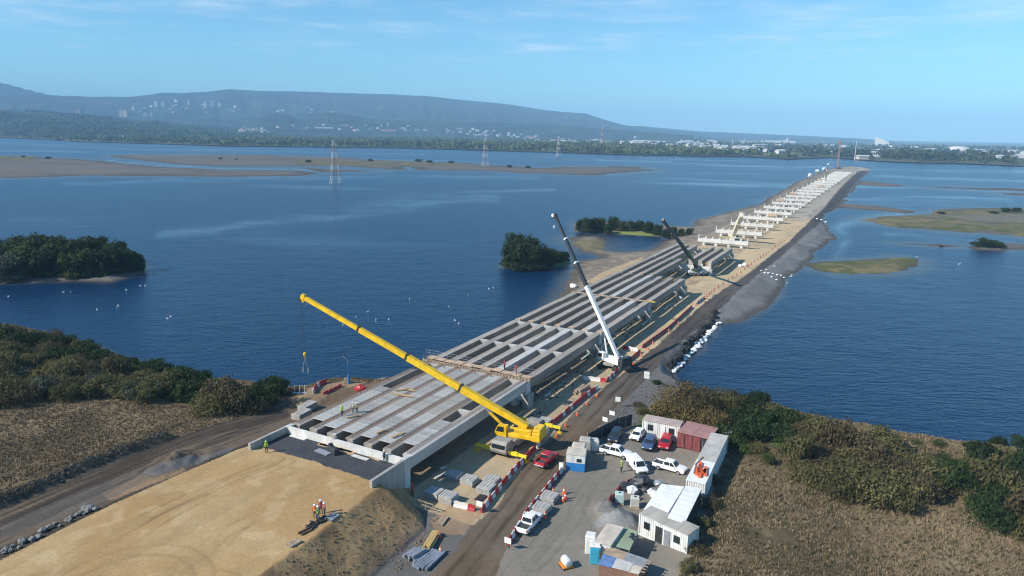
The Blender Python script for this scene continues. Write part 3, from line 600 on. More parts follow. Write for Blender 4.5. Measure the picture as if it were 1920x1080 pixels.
for q, (i, v, r_) in enumerate(((8, -60, 1.1), (9, -68, 1.4), (10, -58, 1.), (11, -70, 1.5), (12, -62, 1.2), (13, -72, 1.6), (14, -57, 1.3), (15, -66, 1.6), (16, -60, 1.4), (17, -71, 1.7), (18, -58, 1.5), (20, -66, 1.8), (21, -55, 1.8), (23, -70, 2.)) ):
    g = MB(); rg = random.Random(q); g.box((0, 0, r_*.5), (r_*2.4, r_*1.3, r_), rz=rg.uniform(0, 3)); g.box((r_*1.5, r_*.6, r_*.35), (r_*1.6, r_, r_*.7), rz=rg.uniform(0, 3)); g.box((-r_, -r_, r_*.25), (r_*2, r_*.4, r_*.5), rz=rg.uniform(0, 3))
    tag(g.build('material_stack', (M_woodg, M_rebar, M_dark)[q % 3], None, B(U0+SP*(i+.5), v, .0), rg.uniform(0, 3)), '%s stack of materials on the ground just past the %s bare pier' % (('brown timber', 'rusty steel', 'dark')[q % 3], nth(i-7)), 'stack', 'material stacks among the bare piers')
for i in (10, 13, 15, 18, 21):
    g = MB(); g.box((0, 0, 0), (1.9, 5., 1.3)); tag(g.build('formwork_crate', M_ply, None, B(U0+SP*i, VM+(-6 if i % 2 else 5), CAPT+1.5), BA), 'plywood formwork crate standing on top of the %s bare pier' % nth(i-7), 'formwork', 'formwork on the bare piers')
# abutment
ab = thing('bridge_abutment', 'pale concrete abutment with wing walls at the edge of the sandy fill', 'abutment', B(U0-.7, VM, 0), BA)
hw = (VR-VL)/2
m = MB(); m.prism([(-.45, 0), (.75, 0), (.75, DZ-GH-.1), (.0, DZ-GH-.1), (.0, DZ+.12), (-.45, DZ+.12)], -hw, hw, 'y'); m.build('back_wall', M_cap, ab)
wl = MB(); wl.prism([(-7.2, DZ+.1), (-.46, DZ+.1), (-.46, -.3), (-2.4, -.3), (-7.2, 3.6)], -hw-.02, -hw+.42, 'y'); wl.build('wing_wall', M_conc, ab)
wl = MB(); wl.prism([(-7.2, DZ+.1), (-.46, DZ+.1), (-.46, 1), (-2.4, 2), (-7.2, 3.6)], hw-.42, hw+.02, 'y'); wl.build('wing_wall', M_conc, ab)
for e in (-1, 1): m = MB(); m.box((.42, e*(hw-.35), DZ-.95), (.78, .7, 2.1)); m.build('end_block', M_cap, ab)
# precast slabs laid between the girders of the first span
SL = 1.15; sw = GDV-1.2
def slabmesh(n, mm):
    b_ = MB(); b_.box((0, 0, .04), (SL-.03, sw, .08)); 
    for k in range(5): b_.bar((-SL/2+.05, -sw/2+.25+k*(sw-.5)/4, .11), (SL/2-.05, -sw/2+.25+k*(sw-.5)/4, .11), .05, .06)
    return b_.mesh(n, mm)
sA = slabmesh('slab', M_slab); sB = slabmesh('slab', M_slab2)
BAY = ['river-side', 'second', 'third', 'fourth', 'fifth', 'road-side']
for k in range(6):
    n0, n1 = [(3, 17), (2, 29), (2, 29), (2, 29), (2, 29), (3, 11)][k]
    for j in range(n0, n1):
        pale = vn(np.array([j*.31+k*3.]), np.array([k*1.7]), 3)[0] > .62 or j < n0+3
        o = link('deck_slab', sB if pale else sA, None, B(U0+.4+j*SL, GV0+GDV*(k+.5)+rnd.uniform(-.03, .03), DZ+.012), BA)
        tag(o, '%s ribbed precast slab, %s from the abutment in the %s strip of the deck' % ('pale' if pale else 'grey', nth(j-n0), BAY[k]), 'deck slab', 'precast slabs on the first span')
# reinforcement standing out of the girder tops in the first span
for k in range(NG):
    b_ = MB()
    for j in range(56):
        uu = -SP/2+.8+j*.6
        for e in (-.28, .28): b_.bar((uu, e, 0), (uu, e, .24), .035, .035)
        b_.bar((uu, -.28, .24), (uu, .28, .24), .035, .035)
    for e in (-.28, 0, .28): b_.bar((-SP/2+.6, e, .21), (SP/2-.6, e, .21), .04, .04)
    o = b_.build('rebar_cage', M_rebar, None, B(U0+SP/2, GV0+GDV*k, DZ), BA)
    tag(o, 'rusty starter bars on the %s, first span' % SIDE[k], 'rebar', 'rebar on the first span girders')
def labelled(o, l, c, g=None): return tag(o, l, c, g)
def plank(p0, p1, w_, h, m_, name, label, cat, group=None):
    p0 = Vector(p0); p1 = Vector(p1); c = (p0+p1)/2; b_ = MB(); b_.bar(p0-c, p1-c, w_, h); return labelled(b_.build(name, m_, None, c), label, cat, group)
# timber platform over the first pier
t = thing('timber_platform', 'long plywood work platform with rails across the first pier', 'work platform', B(U0+SP, VM, DZ), BA)
m = MB()
for j in range(11):
    v = -hw-.6+j*2.05; m.box((rnd.uniform(-.25, .25)+.3, v+1, .62+rnd.uniform(-.05, .05)), (1.5+rnd.uniform(-.3, .5), 1.9, .06), rz=rnd.uniform(-.03, .03))
m.build('deck_boards', M_ply, t)
m = MB()
for j in range(34):
    v = -hw-.6+j*.66; m.bar((-.95, v, -.1), (-.95, v, .6+.45*(j % 3 == 0)), .07, .07); m.bar((-.95, v, .3), (1., v, .55), .08, .1)
m.build('formwork_posts', M_woodg, t)
m = MB(); m.box((-.75, 0, .26), (.08, 2*hw+1, .5)); m.box((.95, 0, .26), (.08, 2*hw+1, .5)); m.build('side_boards', M_woodg, t)
m = MB()
for j in range(12):
    v = -hw-.7+j*2.08; m.tube((1.15, v, .5), (1.15, v, 1.75), .035, n=5)
for z_ in (1.2, 1.7): m.tube((1.15, -hw-.7, z_), (1.15, hw+1.2, z_), .03, n=5)
m.build('guard_rail', M_steel, t)
m = MB()
for z_ in (.4, .9, 1.4): m.tube((-.9, hw+.1, z_), (1.1, hw+.1, z_), .03, n=5)
for u_ in (-.9, 1.1): m.tube((u_, hw+.1, -.2), (u_, hw+.1, 1.5), .035, n=5)
m.build('end_rail', M_steel, t)
# plank walkways over the other piers
for i, (w_, lab) in {2: (.0, ''), 3: (.7, 'long pinkish plank walkway laid across the girders over the third pier')}.items():
    if w_:
        t = thing('plank_walkway', lab, 'walkway', B(U0+SP*i-.6, VM, DZ), BA)
        m = MB(); m.box((0, 0, .12), (.9, 2*hw+.6, .08)); m.build('planks', M_ply, t)
        m = MB(); m.box((.2, -hw-.6, .12), (.55, 1.8, .3)); m.build('yellow_beam', mat('yellow_paint_dull', (.55, .38, .05), .6, .15, 1.), t)
for i in (2, 3, 4):
    for k in range(NG):
        if i == 4 and k > 3: continue
        for e in ((.5,) if i != 3 else (-.75, )):
            o = link('girder_end_board', None, None)
            bpy.data.objects.remove(o)
            b_ = MB(); b_.box((0, 0, .10), (.55, 1.15, .12)); b_.box((.1, 0, .18), (.10, 1.2, .1))
            tag(b_.build('girder_end_board', M_ply, None, B(U0+SP*i+e+.35, GV0+GDV*k, DZ), BA), 'tan board over the end of the %s above the %s pier' % (SIDE[k], nth(i-1)), 'board', 'boards on girder ends')
# timber left on the deck
for q, (x0, y0, x1, y1) in enumerate(((735, 737, 776, 744), (740, 732, 770, 729), (757, 727, 778, 733), (650, 783, 672, 778), (706, 812, 722, 805), (735, 820, 750, 813), (748, 816, 757, 810))):
    plank(PV(x0, y0, DZ+.3), PV(x1, y1, DZ+.3), .35, .12, M_wood, 'timber_plank', 'loose %s on the slab deck, %s from the abutment wall by distance' % (('pinkish plank', 'tan plank')[q % 2], nth({5: 0, 4: 1, 6: 2, 3: 3, 0: 4, 1: 5, 2: 6}[q])), 'plank', 'planks on the slab deck')
# boards and plates in the gravel pit between the wing walls
gz = 4.25
for q, (x0, y0, x1, y1, w_, mm, nm, lb) in enumerate((
    (545, 816, 573, 824, .55, M_cap, 'board', 'white board on dark gravel close to the left wing wall'), (597, 832, 660, 848, .5, M_wood, 'board', 'long tan board leaning along the abutment back wall'),
    (628, 840, 664, 850, 1.1, M_wood, 'plywood_sheet', 'wide tan plywood sheet on gravel below the back wall'), (594, 843, 617, 852, 1.0, M_steel, 'steel_plate', 'grey steel plate on the dark gravel'),
    (661, 853, 690, 862, .6, M_slab2, 'board', 'pale board on gravel toward the right wing wall'), (600, 832, 622, 836, 1., M_ply, 'plywood_sheet', 'small plywood sheet on gravel beside the steel plate'),
    (692, 855, 712, 864, .35, M_woodg, 'board', 'weathered board near the right end of the gravel'))):
    plank(PV(x0, y0, gz), PV(x1, y1, gz), w_, .1, mm, nm, lb, nm.replace('_', ' '))
b_ = MB(); b_.box((0, 0, .5), (2.2, .7, 1.0), bev=.08); b_.tube((-.9, 0, 1), (-.9, 0, 1.35), .06); b_.box((.7, 0, 1.1), (.5, .5, .25))
tag(b_.build('generator', M_black, None, PV(625, 850, 4.1), BA+1.2), 'black generator box on dark gravel below the abutment wall', 'generator')
# light timber and steel lying in the shade under the deck
UND = [((1003, 724), (1048, 702)), ((1022, 745), (1032, 739)), ((1085, 700), (1104, 685)), ((1063, 683), (1074, 676)), ((1090, 676), (1106, 665)), ((1112, 682), (1114, 676)), ((961, 787), (983, 772)), ((825, 882), (836, 878)), ((1110, 632), (1128, 622)), ((1166, 621), (1180, 610)), ((1204, 611), (1221, 597)), ((1143, 600), (1152, 594)), ((1226, 580), (1238, 571)), ((1245, 582), (1256, 573)), ((1242, 518), (1256, 503)), ((1256, 513), (1272, 505)), ((1275, 516), (1286, 507)), ((1336, 507), (1358, 484)), ((1340, 510), (1374, 484)), ((816, 900), (838, 889)), ((1130, 640), (1142, 633)), ((1262, 566), (1270, 559)), ((1190, 587), (1198, 581))]
for q, (a, c) in enumerate(UND):
    g = PG(*a); e = PG(*c)
    plank(g+Vector((0, 0, .25)), e+Vector((0, 0, .25)), .3, .28, (M_wood, M_cap, M_woodg)[q % 3], 'timber_beam', '%s beam on the ground beside the bridge, %s going away from the camera' % (('tan', 'white', 'weathered')[q % 3], nth(sorted(range(len(UND)), key=lambda i: -UND[i][0][1]).index(q))), 'beam', 'beams lying beside the bridge')
# ------------------------------------------------------------------ cranes
def paint(name, col, rough=.4, var=.08): return mat(name, col, rough, var, .9)
P_yel = paint('crane_yellow', (.78, .48, .015), .42, .17); P_yelL = paint('crane_yellow_bright', (.80, .62, .03)); P_wht = paint('white_paint', (.78, .78, .76)); P_chr = paint('charcoal_paint', (.045, .05, .055)); P_grn = paint('crane_green', (.012, .055, .028))
P_grey = paint('carrier_grey', (.30, .28, .25), .6, .2); P_cream = paint('cream_paint', (.66, .62, .50)); P_red = paint('barrier_red', (.42, .03, .035), .5, .15); P_bwh = paint('barrier_white', (.70, .66, .62), .55, .12)
P_or = mat('signal_orange', (.75, .13, .03), .5, .08); P_blue = paint('sky_blue', (.03, .20, .50)); P_maroon = paint('maroon_paint', (.21, .045, .042), .55, .3); P_cyan = paint('cyan_plastic', (.05, .42, .60), .45)
M_glass = mat('tinted_glass', (.02, .03, .035), .08, .1, 1., spec=.7)
def wheel(parent, loc, r, w_, axis, rim=None):
    a = Vector(axis).normalized()*w_/2; m = MB(); m.tube(-a, a, r, n=14); o = m.build('wheel', M_dark, parent, loc)
    m = MB(); m.tube(-a*1.06, a*1.06, r*.55, n=10); m.build('rim', rim or M_steel, o); return o
def crane(name, label, base, head, tip, foot_back, foot_z, cols, nsec, bw, out=True, crawler=False, hook_z=None, slings=None, clen=13., cyl=True):
    """base: slew centre on the ground; head: carrier heading angle; tip: boom head point"""
    cb, cs, cc, cj = cols                        # boom, superstructure, carrier, joint colours
    base = Vector(base); t = thing(name, label, 'crane', base); tip = Vector(tip)-base
    h = Vector((math.cos(head), math.sin(head), 0)); s = Vector((-h.y, h.x, 0)); Mh = Matrix.Rotation(head, 4, 'Z')
    b = Vector((tip.x, tip.y, 0)).normalized(); ba = math.atan2(b.y, b.x); Mb = Matrix.Rotation(ba, 4, 'Z'); bs = Vector((-b.y, b.x, 0)); Z = Vector((0, 0, 1))
    if crawler:
        for e in (-1, 1):
            m = MB(); m.prism([(-2.9, .45), (-2.5, .05), (2.5, .05), (2.9, .45), (2.5, .95), (-2.5, .95)], -.4, .4, 'y'); o = m.build('crawler_track', M_dark, t, s*e*1.6, head)
        m = MB(); m.box((0, 0, .95), (3.6, 2.6, .6), rz=head, bev=.1); m.build('carrier', cc, t); top = 1.3
    else:
        f = clen*.58 if name != 'yellow_crane' else 5.6; r_ = clen-f
        m = MB(); m.prism([(-r_, .75), (f-.25, .75), (f, 1.2), (f-.1, 1.5), (-r_, 1.5)], -1.35, 1.35, 'y'); m.box((f-3.6, 0, 1.62), (1.6, 2.2, .22)); m.box((-r_+1, 0, 1.62), (1.6, 2.3, .2)); m.build('carrier', cc, t, (0, 0, 0), head)
        m = MB(); m.prism([(f-2.3, 1.5), (f+.03, 1.2), (f-.15, 2.25), (f-.6, 2.6), (f-2.3, 2.6)], -1.3, 1.3, 'y'); cab = m.build('driver_cab', cc, t, (0, 0, 0), head)
        m = MB(); m.prism([(f-.03, 1.55), (f-.13, 2.2)], -1.1, 1.1, 'y'); m.box((f-.02, 0, 1.9), (.06, 2.2, .55)); m.build('windscreen', M_glass, cab)
        for e in (-1, 1):
            for q in (f-1.2, f-3., -r_+3.4, -r_+1.9, -r_+.7): wheel(t, h*q+s*e*1.25+Z*.62, .62, .5, s)
        if out:
            for q in (f-.9 if name == 'yellow_crane' else f-2.6, -r_+.4):
                for e in (-1, 1):
                    m = MB(); m.bar(h*q+s*e*1.2+Z*1., h*q+s*e*2.9+Z*1., .5, .5); m.bar(h*q+s*e*2.7+Z*.98, h*q+s*e*4.4+Z*.95, .38, .36)
                    o = m.build('outrigger', P_yelL if name == 'yellow_crane' else cs, t)
                    m = MB(); m.tube(h*q+s*e*4.2+Z*.1, h*q+s*e*4.2+Z*1.1, .12); m.box(h*q+s*e*4.2+Z*.08, (.9, .9, .16), rz=head); m.build('outrigger_foot', cs, o)
        top = 1.7
    # superstructure, aligned with the boom
    m = MB(); m.box(b*-.6+Z*(top+.35), (5.4, 2.5, .7), M=Mb, bev=.08); m.box(b*-1.6+bs*.8+Z*(top+1.), (2.8, .8, 1.), M=Mb, bev=.06); m.box(b*-1.6-bs*.95+Z*(top+.95), (3., .55, 1.), M=Mb, bev=.06)
    m.build('superstructure', cs, t)
    cw_ = MB(); cw_.box(b*-3.9+Z*(top+.75), (1.3, 3.1, 1.5), M=Mb, bev=.1); cw_.box(b*-3.9+Z*(top+1.75), (1.2, 2.6, .4), M=Mb, bev=.06); cw_.build('counterweight', cs if name != 'white_crane' else P_chr, t)
    cs_ = -1 if name != 'x' else 1
    m = MB(); o_ = b*1.9+bs*1.0*-cs_+Z*top
    m.prism([(-.9, 0), (1.0, 0), (1.0, .8), (.55, 1.75), (-.9, 1.75)], -.48, .48, 'y'); cab2 = m.build('operator_cab', cs, t, o_, ba)
    m = MB(); m.prism([(1.02, .55), (1.04, .8), (.62, 1.6), (.58, 1.6)], -.42, .42, 'y'); m.build('front_window', M_glass, cab2)
    for e in (-1, 1): m = MB(); m.prism([(-.5, .75), (.85, .75), (.5, 1.6), (-.5, 1.6)], e*.485-.01, e*.485+.01, 'y'); m.build('side_window', M_glass, cab2)
    # boom
    foot = b*-foot_back+Z*foot_z; d = tip-foot; L = d.length; d.normalize(); up = bs.cross(d) if bs.cross(d).z > 0 else d.cross(bs)
    segs = [0]+[.30+.70*(i+1)/nsec for i in range(nsec)] if nsec > 1 else [0, 1]
    if name == 'yellow_crane': segs = [0, .28, .515, .735, 1.0]
    for i in range(len(segs)-1):
        k = 1-.13*i; p0 = foot+d*L*segs[i]; p1 = foot+d*L*segs[i+1]
        m = MB(); w_, hh = bw*k, bw*k*1.25; n_ = Vector(up)*hh/2
        if i == 0: m.bar(p0, p1, w_, hh*.72, up, w_, hh)
        else: m.bar(p0, p1, w_, hh, up)
        o = m.build('boom_section', cb[min(i, len(cb)-1)], t)
        m = MB(); m.bar(p1-d*.28, p1+d*.06, w_*1.13, hh*1.13, up); m.bar(p1-d*.2-up*hh*.56, p1+d*.1-up*hh*.62, w_*.6, .25, up)
        if i < len(segs)-2: m.build('collar', cj, o)
    k = 1-.13*(len(segs)-2); m = MB(); m.bar(tip-d*.5, tip+d*.25, bw*k*1.2, bw*k*1.5, up); m.bar(tip-up*bw*.9-d*.3, tip+up*bw*.5, bw*k*.9, .7, d); hd = m.build('boom_head', cb[-1], t)
    m = MB(); sc_ = tip-up*bw*.75+d*.25; m.tube(sc_-bs*.3, sc_+bs*.3, .38, n=10); m.build('sheave', cj, hd)
    if cyl:
        for e in ((0,) if bw > .8 else (0,)):
            q0 = b*1.2+bs*e+Z*(top+.5); q1 = foot+d*L*.20-up*bw*.5; m = MB(); mid = q0.lerp(q1, .62); m.tube(q0, mid, bw*.28, n=10); cy = m.build('lift_cylinder', cs, t); m = MB(); m.tube(mid, q1, bw*.17, n=8); m.build('piston_rod', M_steel, cy)
    if hook_z is not None:
        hp = Vector((tip.x, tip.y, hook_z-base.z))+b*.2; m = MB()
        for e in (-1, 1): m.tube(sc_+bs*e*.14, hp+bs*e*.12+Z*.5, .022, n=4)
        m.build('hoist_rope', M_black, t)
        k = .6 if name == 'yellow_crane' else .5
        m = MB(); m.sphere(hp, (.42*k, .5*k, .62*k), 8, 6); m.tube(hp-Z*.9*k, hp-Z*.4*k, .12*k, n=6); m.box(hp+Z*.3*k, (.5*k, .7*k, .5*k), M=Mb); hk = m.build('hook_block', cb[-1] if name != 'white_crane' else P_wht, t)
        if slings:
            m = MB()
            for e, g in ((-1, -1), (-1, 1), (1, -1), (1, 1)):
                m.tube(hp-Z*.9*k, hp+Vector((e*.45, g*.3, -slings)), .03, n=4); m.tube(hp+Vector((e*.45, g*.3, -slings)), hp+Vector((e*.45, g*.3, -slings-.7)), .07, n=5)
            m.build('chain_sling', M_steel, hk)
    return t
HB = BA+math.pi
yb = P(937, 857, 0); yb = Vector(yb)+Vector((BD[0], BD[1], 0))*5.0
crane('yellow_crane', 'large yellow mobile crane with outriggers out and boom over the deck', yb, HB, (-35.9, 117.6, 20.0), 2.0, 3.4, ([P_yel], P_yel, P_grey, P_black if False else M_black), 4, .92, True, False, 9.6, 2.6, 13.5)
crane('white_crane', 'white crawler crane with dark upper boom between barriers and bridge', PV(1146, 688, 0), HB, (9.4, 157.2, 30.2), 1.6, 2.9, ([P_wht, P_chr, P_chr, P_chr], P_wht, P_grey, P_wht), 4, .72, False, True, 27.5)
crane('green_crane', 'dark green crane with raised boom in the gap in the girders', PV(1306, 516, 0), BA-.9, (46.1, 216., 22.5), 1.2, 2.6, ([P_grn, P_chr, P_chr], P_grn, P_wht, M_black), 3, .85, False, False, None, None, 8.5)
crane('cream_crane', 'cream crane with thick boom standing among the first bare piers', Vector((103.2, 327., 0)), BA, (102.3, 315.5, 13.6), 1.2, 2.4, ([P_cream, P_cream], P_cream, P_cream, P_cream), 2, 1.6, False, False, None, None, 9., False)
g = Vector((P(1547, 344, 0))); crane('small_crane', 'small white crane with thin boom among the farthest piers', g, BA, g+Vector((-5, -14, 21)), 1.2, 2.4, ([P_cream, P_cream], P_wht, P_wht, P_wht), 2, 1.4, False, False, None, None, 9., False)
def lattice(m, base, w0, w1, h, n, r, bands=None):
    """square tapered lattice mast"""
    C4 = [(-1, -1), (1, -1), (1, 1), (-1, 1)]
    for i in range(n):
        z0, z1 = h*i/n, h*(i+1)/n; a = w0+(w1-w0)*i/n; c = w0+(w1-w0)*(i+1)/n
        if bands: m.cur = bands(i)
        q0 = [Vector((base[0]+x*a/2, base[1]+y*a/2, base[2]+z0)) for x, y in C4]; q1 = [Vector((base[0]+x*c/2, base[1]+y*c/2, base[2]+z1)) for x, y in C4]
        for k in range(4):
            j = (k+1) % 4; m.tube(q0[k], q1[k], r, n=4, caps=False); m.tube(q0[k], q1[j], r*.6, n=4, caps=False); m.tube(q0[j], q1[k], r*.6, n=4, caps=False); m.tube(q1[k], q1[j], r*.6, n=4, caps=False)
g = P(1570, 316, 0); t = thing('piling_rig', 'tall orange lattice piling rig at the far tip of the causeway', 'piling rig', g)
zt = zrow((g[0], g[1]), 266)
P_rust = paint('rig_orange', (.45, .24, .17), .6, .2)
m = MB(); lattice(m, (0, 0, 2), 2.0, 1.8, zt-2, 12, .15); m.box((0, 0, zt+.5), (3.2, 3.2, 1.2)); m.build('mast', P_rust, t)
m = MB(); m.box((3, 1, 2.2), (5, 3, 1.8), bev=.2); m.build('rig_body', P_rust, t)
for e in (-1.8, 2.8): m = MB(); m.box((3, e, .55), (8, 1, 1.1), bev=.3); m.build('crawler_track', M_dark, t)
# ------------------------------------------------------------------ power pylons in the river
P_pr = paint('pylon_red', (.40, .22, .18), .6); P_pw = paint('pylon_white', (.62, .62, .62), .6)
for i, (x, yb_, yt, lb, rr_) in enumerate(((629, 344, 262, 'nearest and tallest red and white lattice pylon standing in the river', .11), (910, 312, 257, 'second lattice pylon on the sandbar, left of the white crane boom', .13), (1047, 293, 255, 'thin third lattice pylon in the far channel near the wood', .2), (1128, 281, 236, 'farthest and faintest lattice pylon at the wooded shore', .24))):
    g = P(x, yb_, WZ); H_ = zrow((g[0], g[1]), yt)-WZ; t = thing('power_pylon', lb, 'pylon', g, .5, 'power pylons crossing the river')
    m = MB(); lattice(m, (0, 0, 1.), 8.5, 1.7, H_-1, 14, rr_, lambda k: (k//2) % 2); m.build('tower', [P_pw, P_pr], t)
    for z_, l_ in ((.80, 5.2), (.89, 4.2), (.97, 3.2)):
        m = MB(); m.bar((-l_, 0, H_*z_), (0, 0, H_*z_+.5), rr_*1.2, rr_*1.2); m.bar((l_, 0, H_*z_), (0, 0, H_*z_+.5), rr_*1.2, rr_*1.2); m.bar((-l_, 0, H_*z_), (l_, 0, H_*z_), rr_*1.5, rr_*1.5); m.build('cross_arm', P_pw, t)
    for e in ((-1, -1), (1, -1), (1, 1), (-1, 1)): m = MB(); m.tube((e[0]*4.25, e[1]*4.25, -3), (e[0]*4.25, e[1]*4.25, 1.4), rr_*3.2+.25, n=8); m.build('footing', M_cap, t)
# ------------------------------------------------------------------ vehicles
def bevmesh(mb, name, m_, w_=.06, seg=2):
    import bmesh
    me = mb.mesh(name, m_); bm = bmesh.new(); bm.from_mesh(me); bmesh.ops.remove_doubles(bm, verts=bm.verts, dist=.001)
    bmesh.ops.bevel(bm, geom=[e for e in bm.edges if len(e.link_faces) == 2 and e.calc_face_angle(0) > .35], offset=w_, segments=seg, profile=.6, affect='EDGES', clamp_overlap=True)
    for f in bm.faces: f.smooth = True
    bm.to_mesh(me); bm.free(); return me
def loft(m, rings):
    """rings: list of (z, x0, x1, halfwidth)"""
    vs = []; n = len(rings)
    for z, x0, x1, hw_ in rings: vs += [(x0, -hw_, z), (x1, -hw_, z), (x1, hw_, z), (x0, hw_, z)]
    fs = [(3, 2, 1, 0), tuple(range(4*n-4, 4*n))]
    for k in range(n-1):
        for i in range(4): j = (i+1) % 4; fs.append((k*4+i, k*4+j, k*4+4+j, k*4+4+i))
    return m.add(vs, fs)
M_lamp = mat('lamp_glass', (.75, .75, .72), .15, .05); M_tail = mat('tail_lamp', (.35, .01, .01), .25, .05); M_trim = mat('dark_trim', (.03, .03, .032), .6, .1); M_chrome = mat('bed_liner', (.05, .05, .052), .7, .2)
def vehicle(kind, pnt, label, cat, p_from, p_to, group=None, z=None):
    """p_from/p_to: rear and front ground pixels; only their middle and heading are used"""
    a = PG(*p_from); c = PG(*p_to); mid = (a+c)/2; mid.z = hgt(mid.x, mid.y); hd = math.atan2(c.y-a.y, c.x-a.x)
    L, W, Hh = {'pickup': (5.2, 1.82, 1.78), 'suv': (4.6, 1.84, 1.72), 'hatch': (4.2, 1.76, 1.5), 'van': (4.6, 1.84, 1.9)}[kind]
    t = thing({'pickup': 'pickup_truck', 'suv': 'parked_suv', 'hatch': 'parked_car', 'van': 'white_van'}[kind], label, cat, mid, hd, group); t.scale = (.93,)*3
    h = L/2; w = W/2; m = MB()
    if kind == 'pickup':
        m.prism([(-h, .45), (h-.1, .42), (h, .62), (h-.05, .88), (h-.35, 1.0), (1.2, 1.08), (-.92, 1.08), (-.92, .78), (-h, .78)], -w, w, 'y')
        for e in (-1, 1): m.box((-h/2-.46, e*(w-.05), .93), (h-.9, .1, .32))
        gx0, gx1, tx0, tx1 = -.95, 1.3, -.75, .6
    elif kind == 'van':
        m.prism([(-h, .4), (h-.1, .4), (h, .65), (h-.05, .9), (h-.75, 1.15), (-h, 1.15)], -w, w, 'y'); gx0, gx1, tx0, tx1 = -h+.02, h-.72, -h+.2, .75
    elif kind == 'suv':
        m.prism([(-h, .45), (h-.1, .42), (h, .65), (h-.05, .92), (h-.35, 1.02), (1.0, 1.1), (-h+.05, 1.1), (-h, .8)], -w, w, 'y'); gx0, gx1, tx0, tx1 = -h+.1, 1.25, -h+.4, .5
    else:
        m.prism([(-h, .4), (h-.1, .38), (h, .55), (h-.05, .78), (h-.4, .9), (.95, .96), (-h+.1, .98), (-h, .7)], -w, w, 'y'); gx0, gx1, tx0, tx1 = -h+.12, 1.2, -h+.7, .4
    body = link('body', bevmesh(m, 'body', pnt), t)
    zb = {'pickup': 1.06, 'van': 1.13, 'suv': 1.08, 'hatch': .95}[kind]
    m = MB(); loft(m, [(zb, gx0, gx1, w-.06), (Hh-.05, tx0, tx1, w-.22), (Hh, tx0+.12, tx1-.12, w-.34)]); link('cabin', bevmesh(m, 'cabin', pnt, .04), t)
    def pane(name, quad):
        q = [Vector(v) for v in quad]; n = (q[1]-q[0]).cross(q[3]-q[0]).normalized(); cc = sum(q, Vector())/4
        if n.dot(cc-Vector(((tx0+tx1)/2, 0, zb))) < 0: n = -n
        m_ = MB(); m_.add([v+n*.012 for v in q]+[v-n*.02 for v in q], [(0, 1, 2, 3), (7, 6, 5, 4), (0, 1, 5, 4), (1, 2, 6, 5), (2, 3, 7, 6), (3, 0, 4, 7)]); m_.build(name, M_glass, t)
    def sp(x, z, e): k = (z-zb)/(Hh-.05-zb); return (x, e*((w-.06)+(w-.22-w+.06)*k), z)
    z0, z1 = zb+.07, Hh-.13; k0 = (z0-zb)/(Hh-.05-zb); k1 = (z1-zb)/(Hh-.05-zb); fx = lambda k: gx1+(tx1-gx1)*k; bx_ = lambda k: gx0+(tx0-gx0)*k
    pane('windscreen', [(fx(k0), -w+.2, z0), (fx(k0), w-.2, z0), (fx(k1), w-.3, z1), (fx(k1), -w+.3, z1)])
    if kind != 'van': pane('rear_window', [(bx_(k0), -w+.2, z0), (bx_(k0), w-.2, z0), (bx_(k1), w-.3, z1), (bx_(k1), -w+.3, z1)])
    for e in (-1, 1):
        mid_ = (gx0+gx1)/2+.05; rear = mid_-.08 if kind != 'van' else None
        pane('side_window', [sp(max(mid_, .35 if kind == 'van' else -9), z0, e), sp(fx(k0)-.18, z0, e), sp(fx(k1)-.14, z1, e), sp(max(mid_, .35 if kind == 'van' else -9), z1, e)])
        if rear is not None: pane('side_window', [sp(bx_(k0)+.15, z0, e), sp(rear, z0, e), sp(rear, z1, e), sp(bx_(k1)+.12, z1, e)])
        m = MB(); m.box((fx(0)-.35, e*(w+.1), zb+.1), (.12, .2, .16), bev=.03); m.build('mirror', pnt, t)
        m = MB(); m.box((h-.1, e*(w-.28), .76), (.2, .36, .17), bev=.04); m.build('headlight', M_lamp, t)
        m = MB(); m.box((-h+.02, e*(w-.1), .82), (.1, .16, .3), bev=.03); m.build('tail_light', M_tail, t)
        for x in (h*.62, -h*.6): wheel(t, (x, e*(w-.1), .37), .37, .26, (0, 1, 0))
    m = MB(); m.box((h+.0, 0, .58), (.1, W*.62, .22), bev=.03); m.build('grille', M_trim, t)
    m = MB(); m.box((-h-.02, 0, .5), (.14, W*.9, .18), bev=.04); m.build('rear_bumper', M_trim if kind != 'pickup' else M_steel, t)
    if kind == 'pickup':
        m = MB(); m.box((-h/2-.45, 0, .80), (h-.95, W-.22, .05)); m.build('bed_liner', M_chrome, t)
        m = MB(); m.box((-h+.05, 0, .93), (.1, W-.04, .34), bev=.03); m.build('tailgate', pnt, t)
    return t
V_wh = mat('car_white', (.80, .80, .79), .25, .03); V_rd = mat('car_red', (.42, .015, .03), .25, .05); V_bl = mat('car_blue', (.055, .10, .20), .25, .05); V_dk = mat('car_dark_blue', (.025, .04, .06), .25, .05)
vehicle('pickup', V_wh, 'white double cab pickup nearest the blue based cabin, facing right', 'pickup', (1131, 848), (1179, 860), 'white pickups')
vehicle('van', V_wh, 'white van with a rounded roof facing the camera mid-yard', 'van', (1183, 867), (1206, 893))
vehicle('pickup', V_wh, 'white double cab pickup beside the long white container, facing right', 'pickup', (1231, 876), (1281, 887), 'white pickups')
vehicle('hatch', V_wh, 'small white car parked left of the windowed white cabin', 'car', (1203, 813), (1187, 830))
vehicle('suv', V_dk, 'dark navy vehicle parked in the shade of the mesh fence', 'car', (1159, 814), (1148, 834))
vehicle('suv', V_bl, 'blue car parked left of the red one', 'car', (1222, 828), (1212, 848))
vehicle('suv', V_rd, 'bright red vehicle parked against the maroon container', 'car', (1253, 825), (1242, 849))
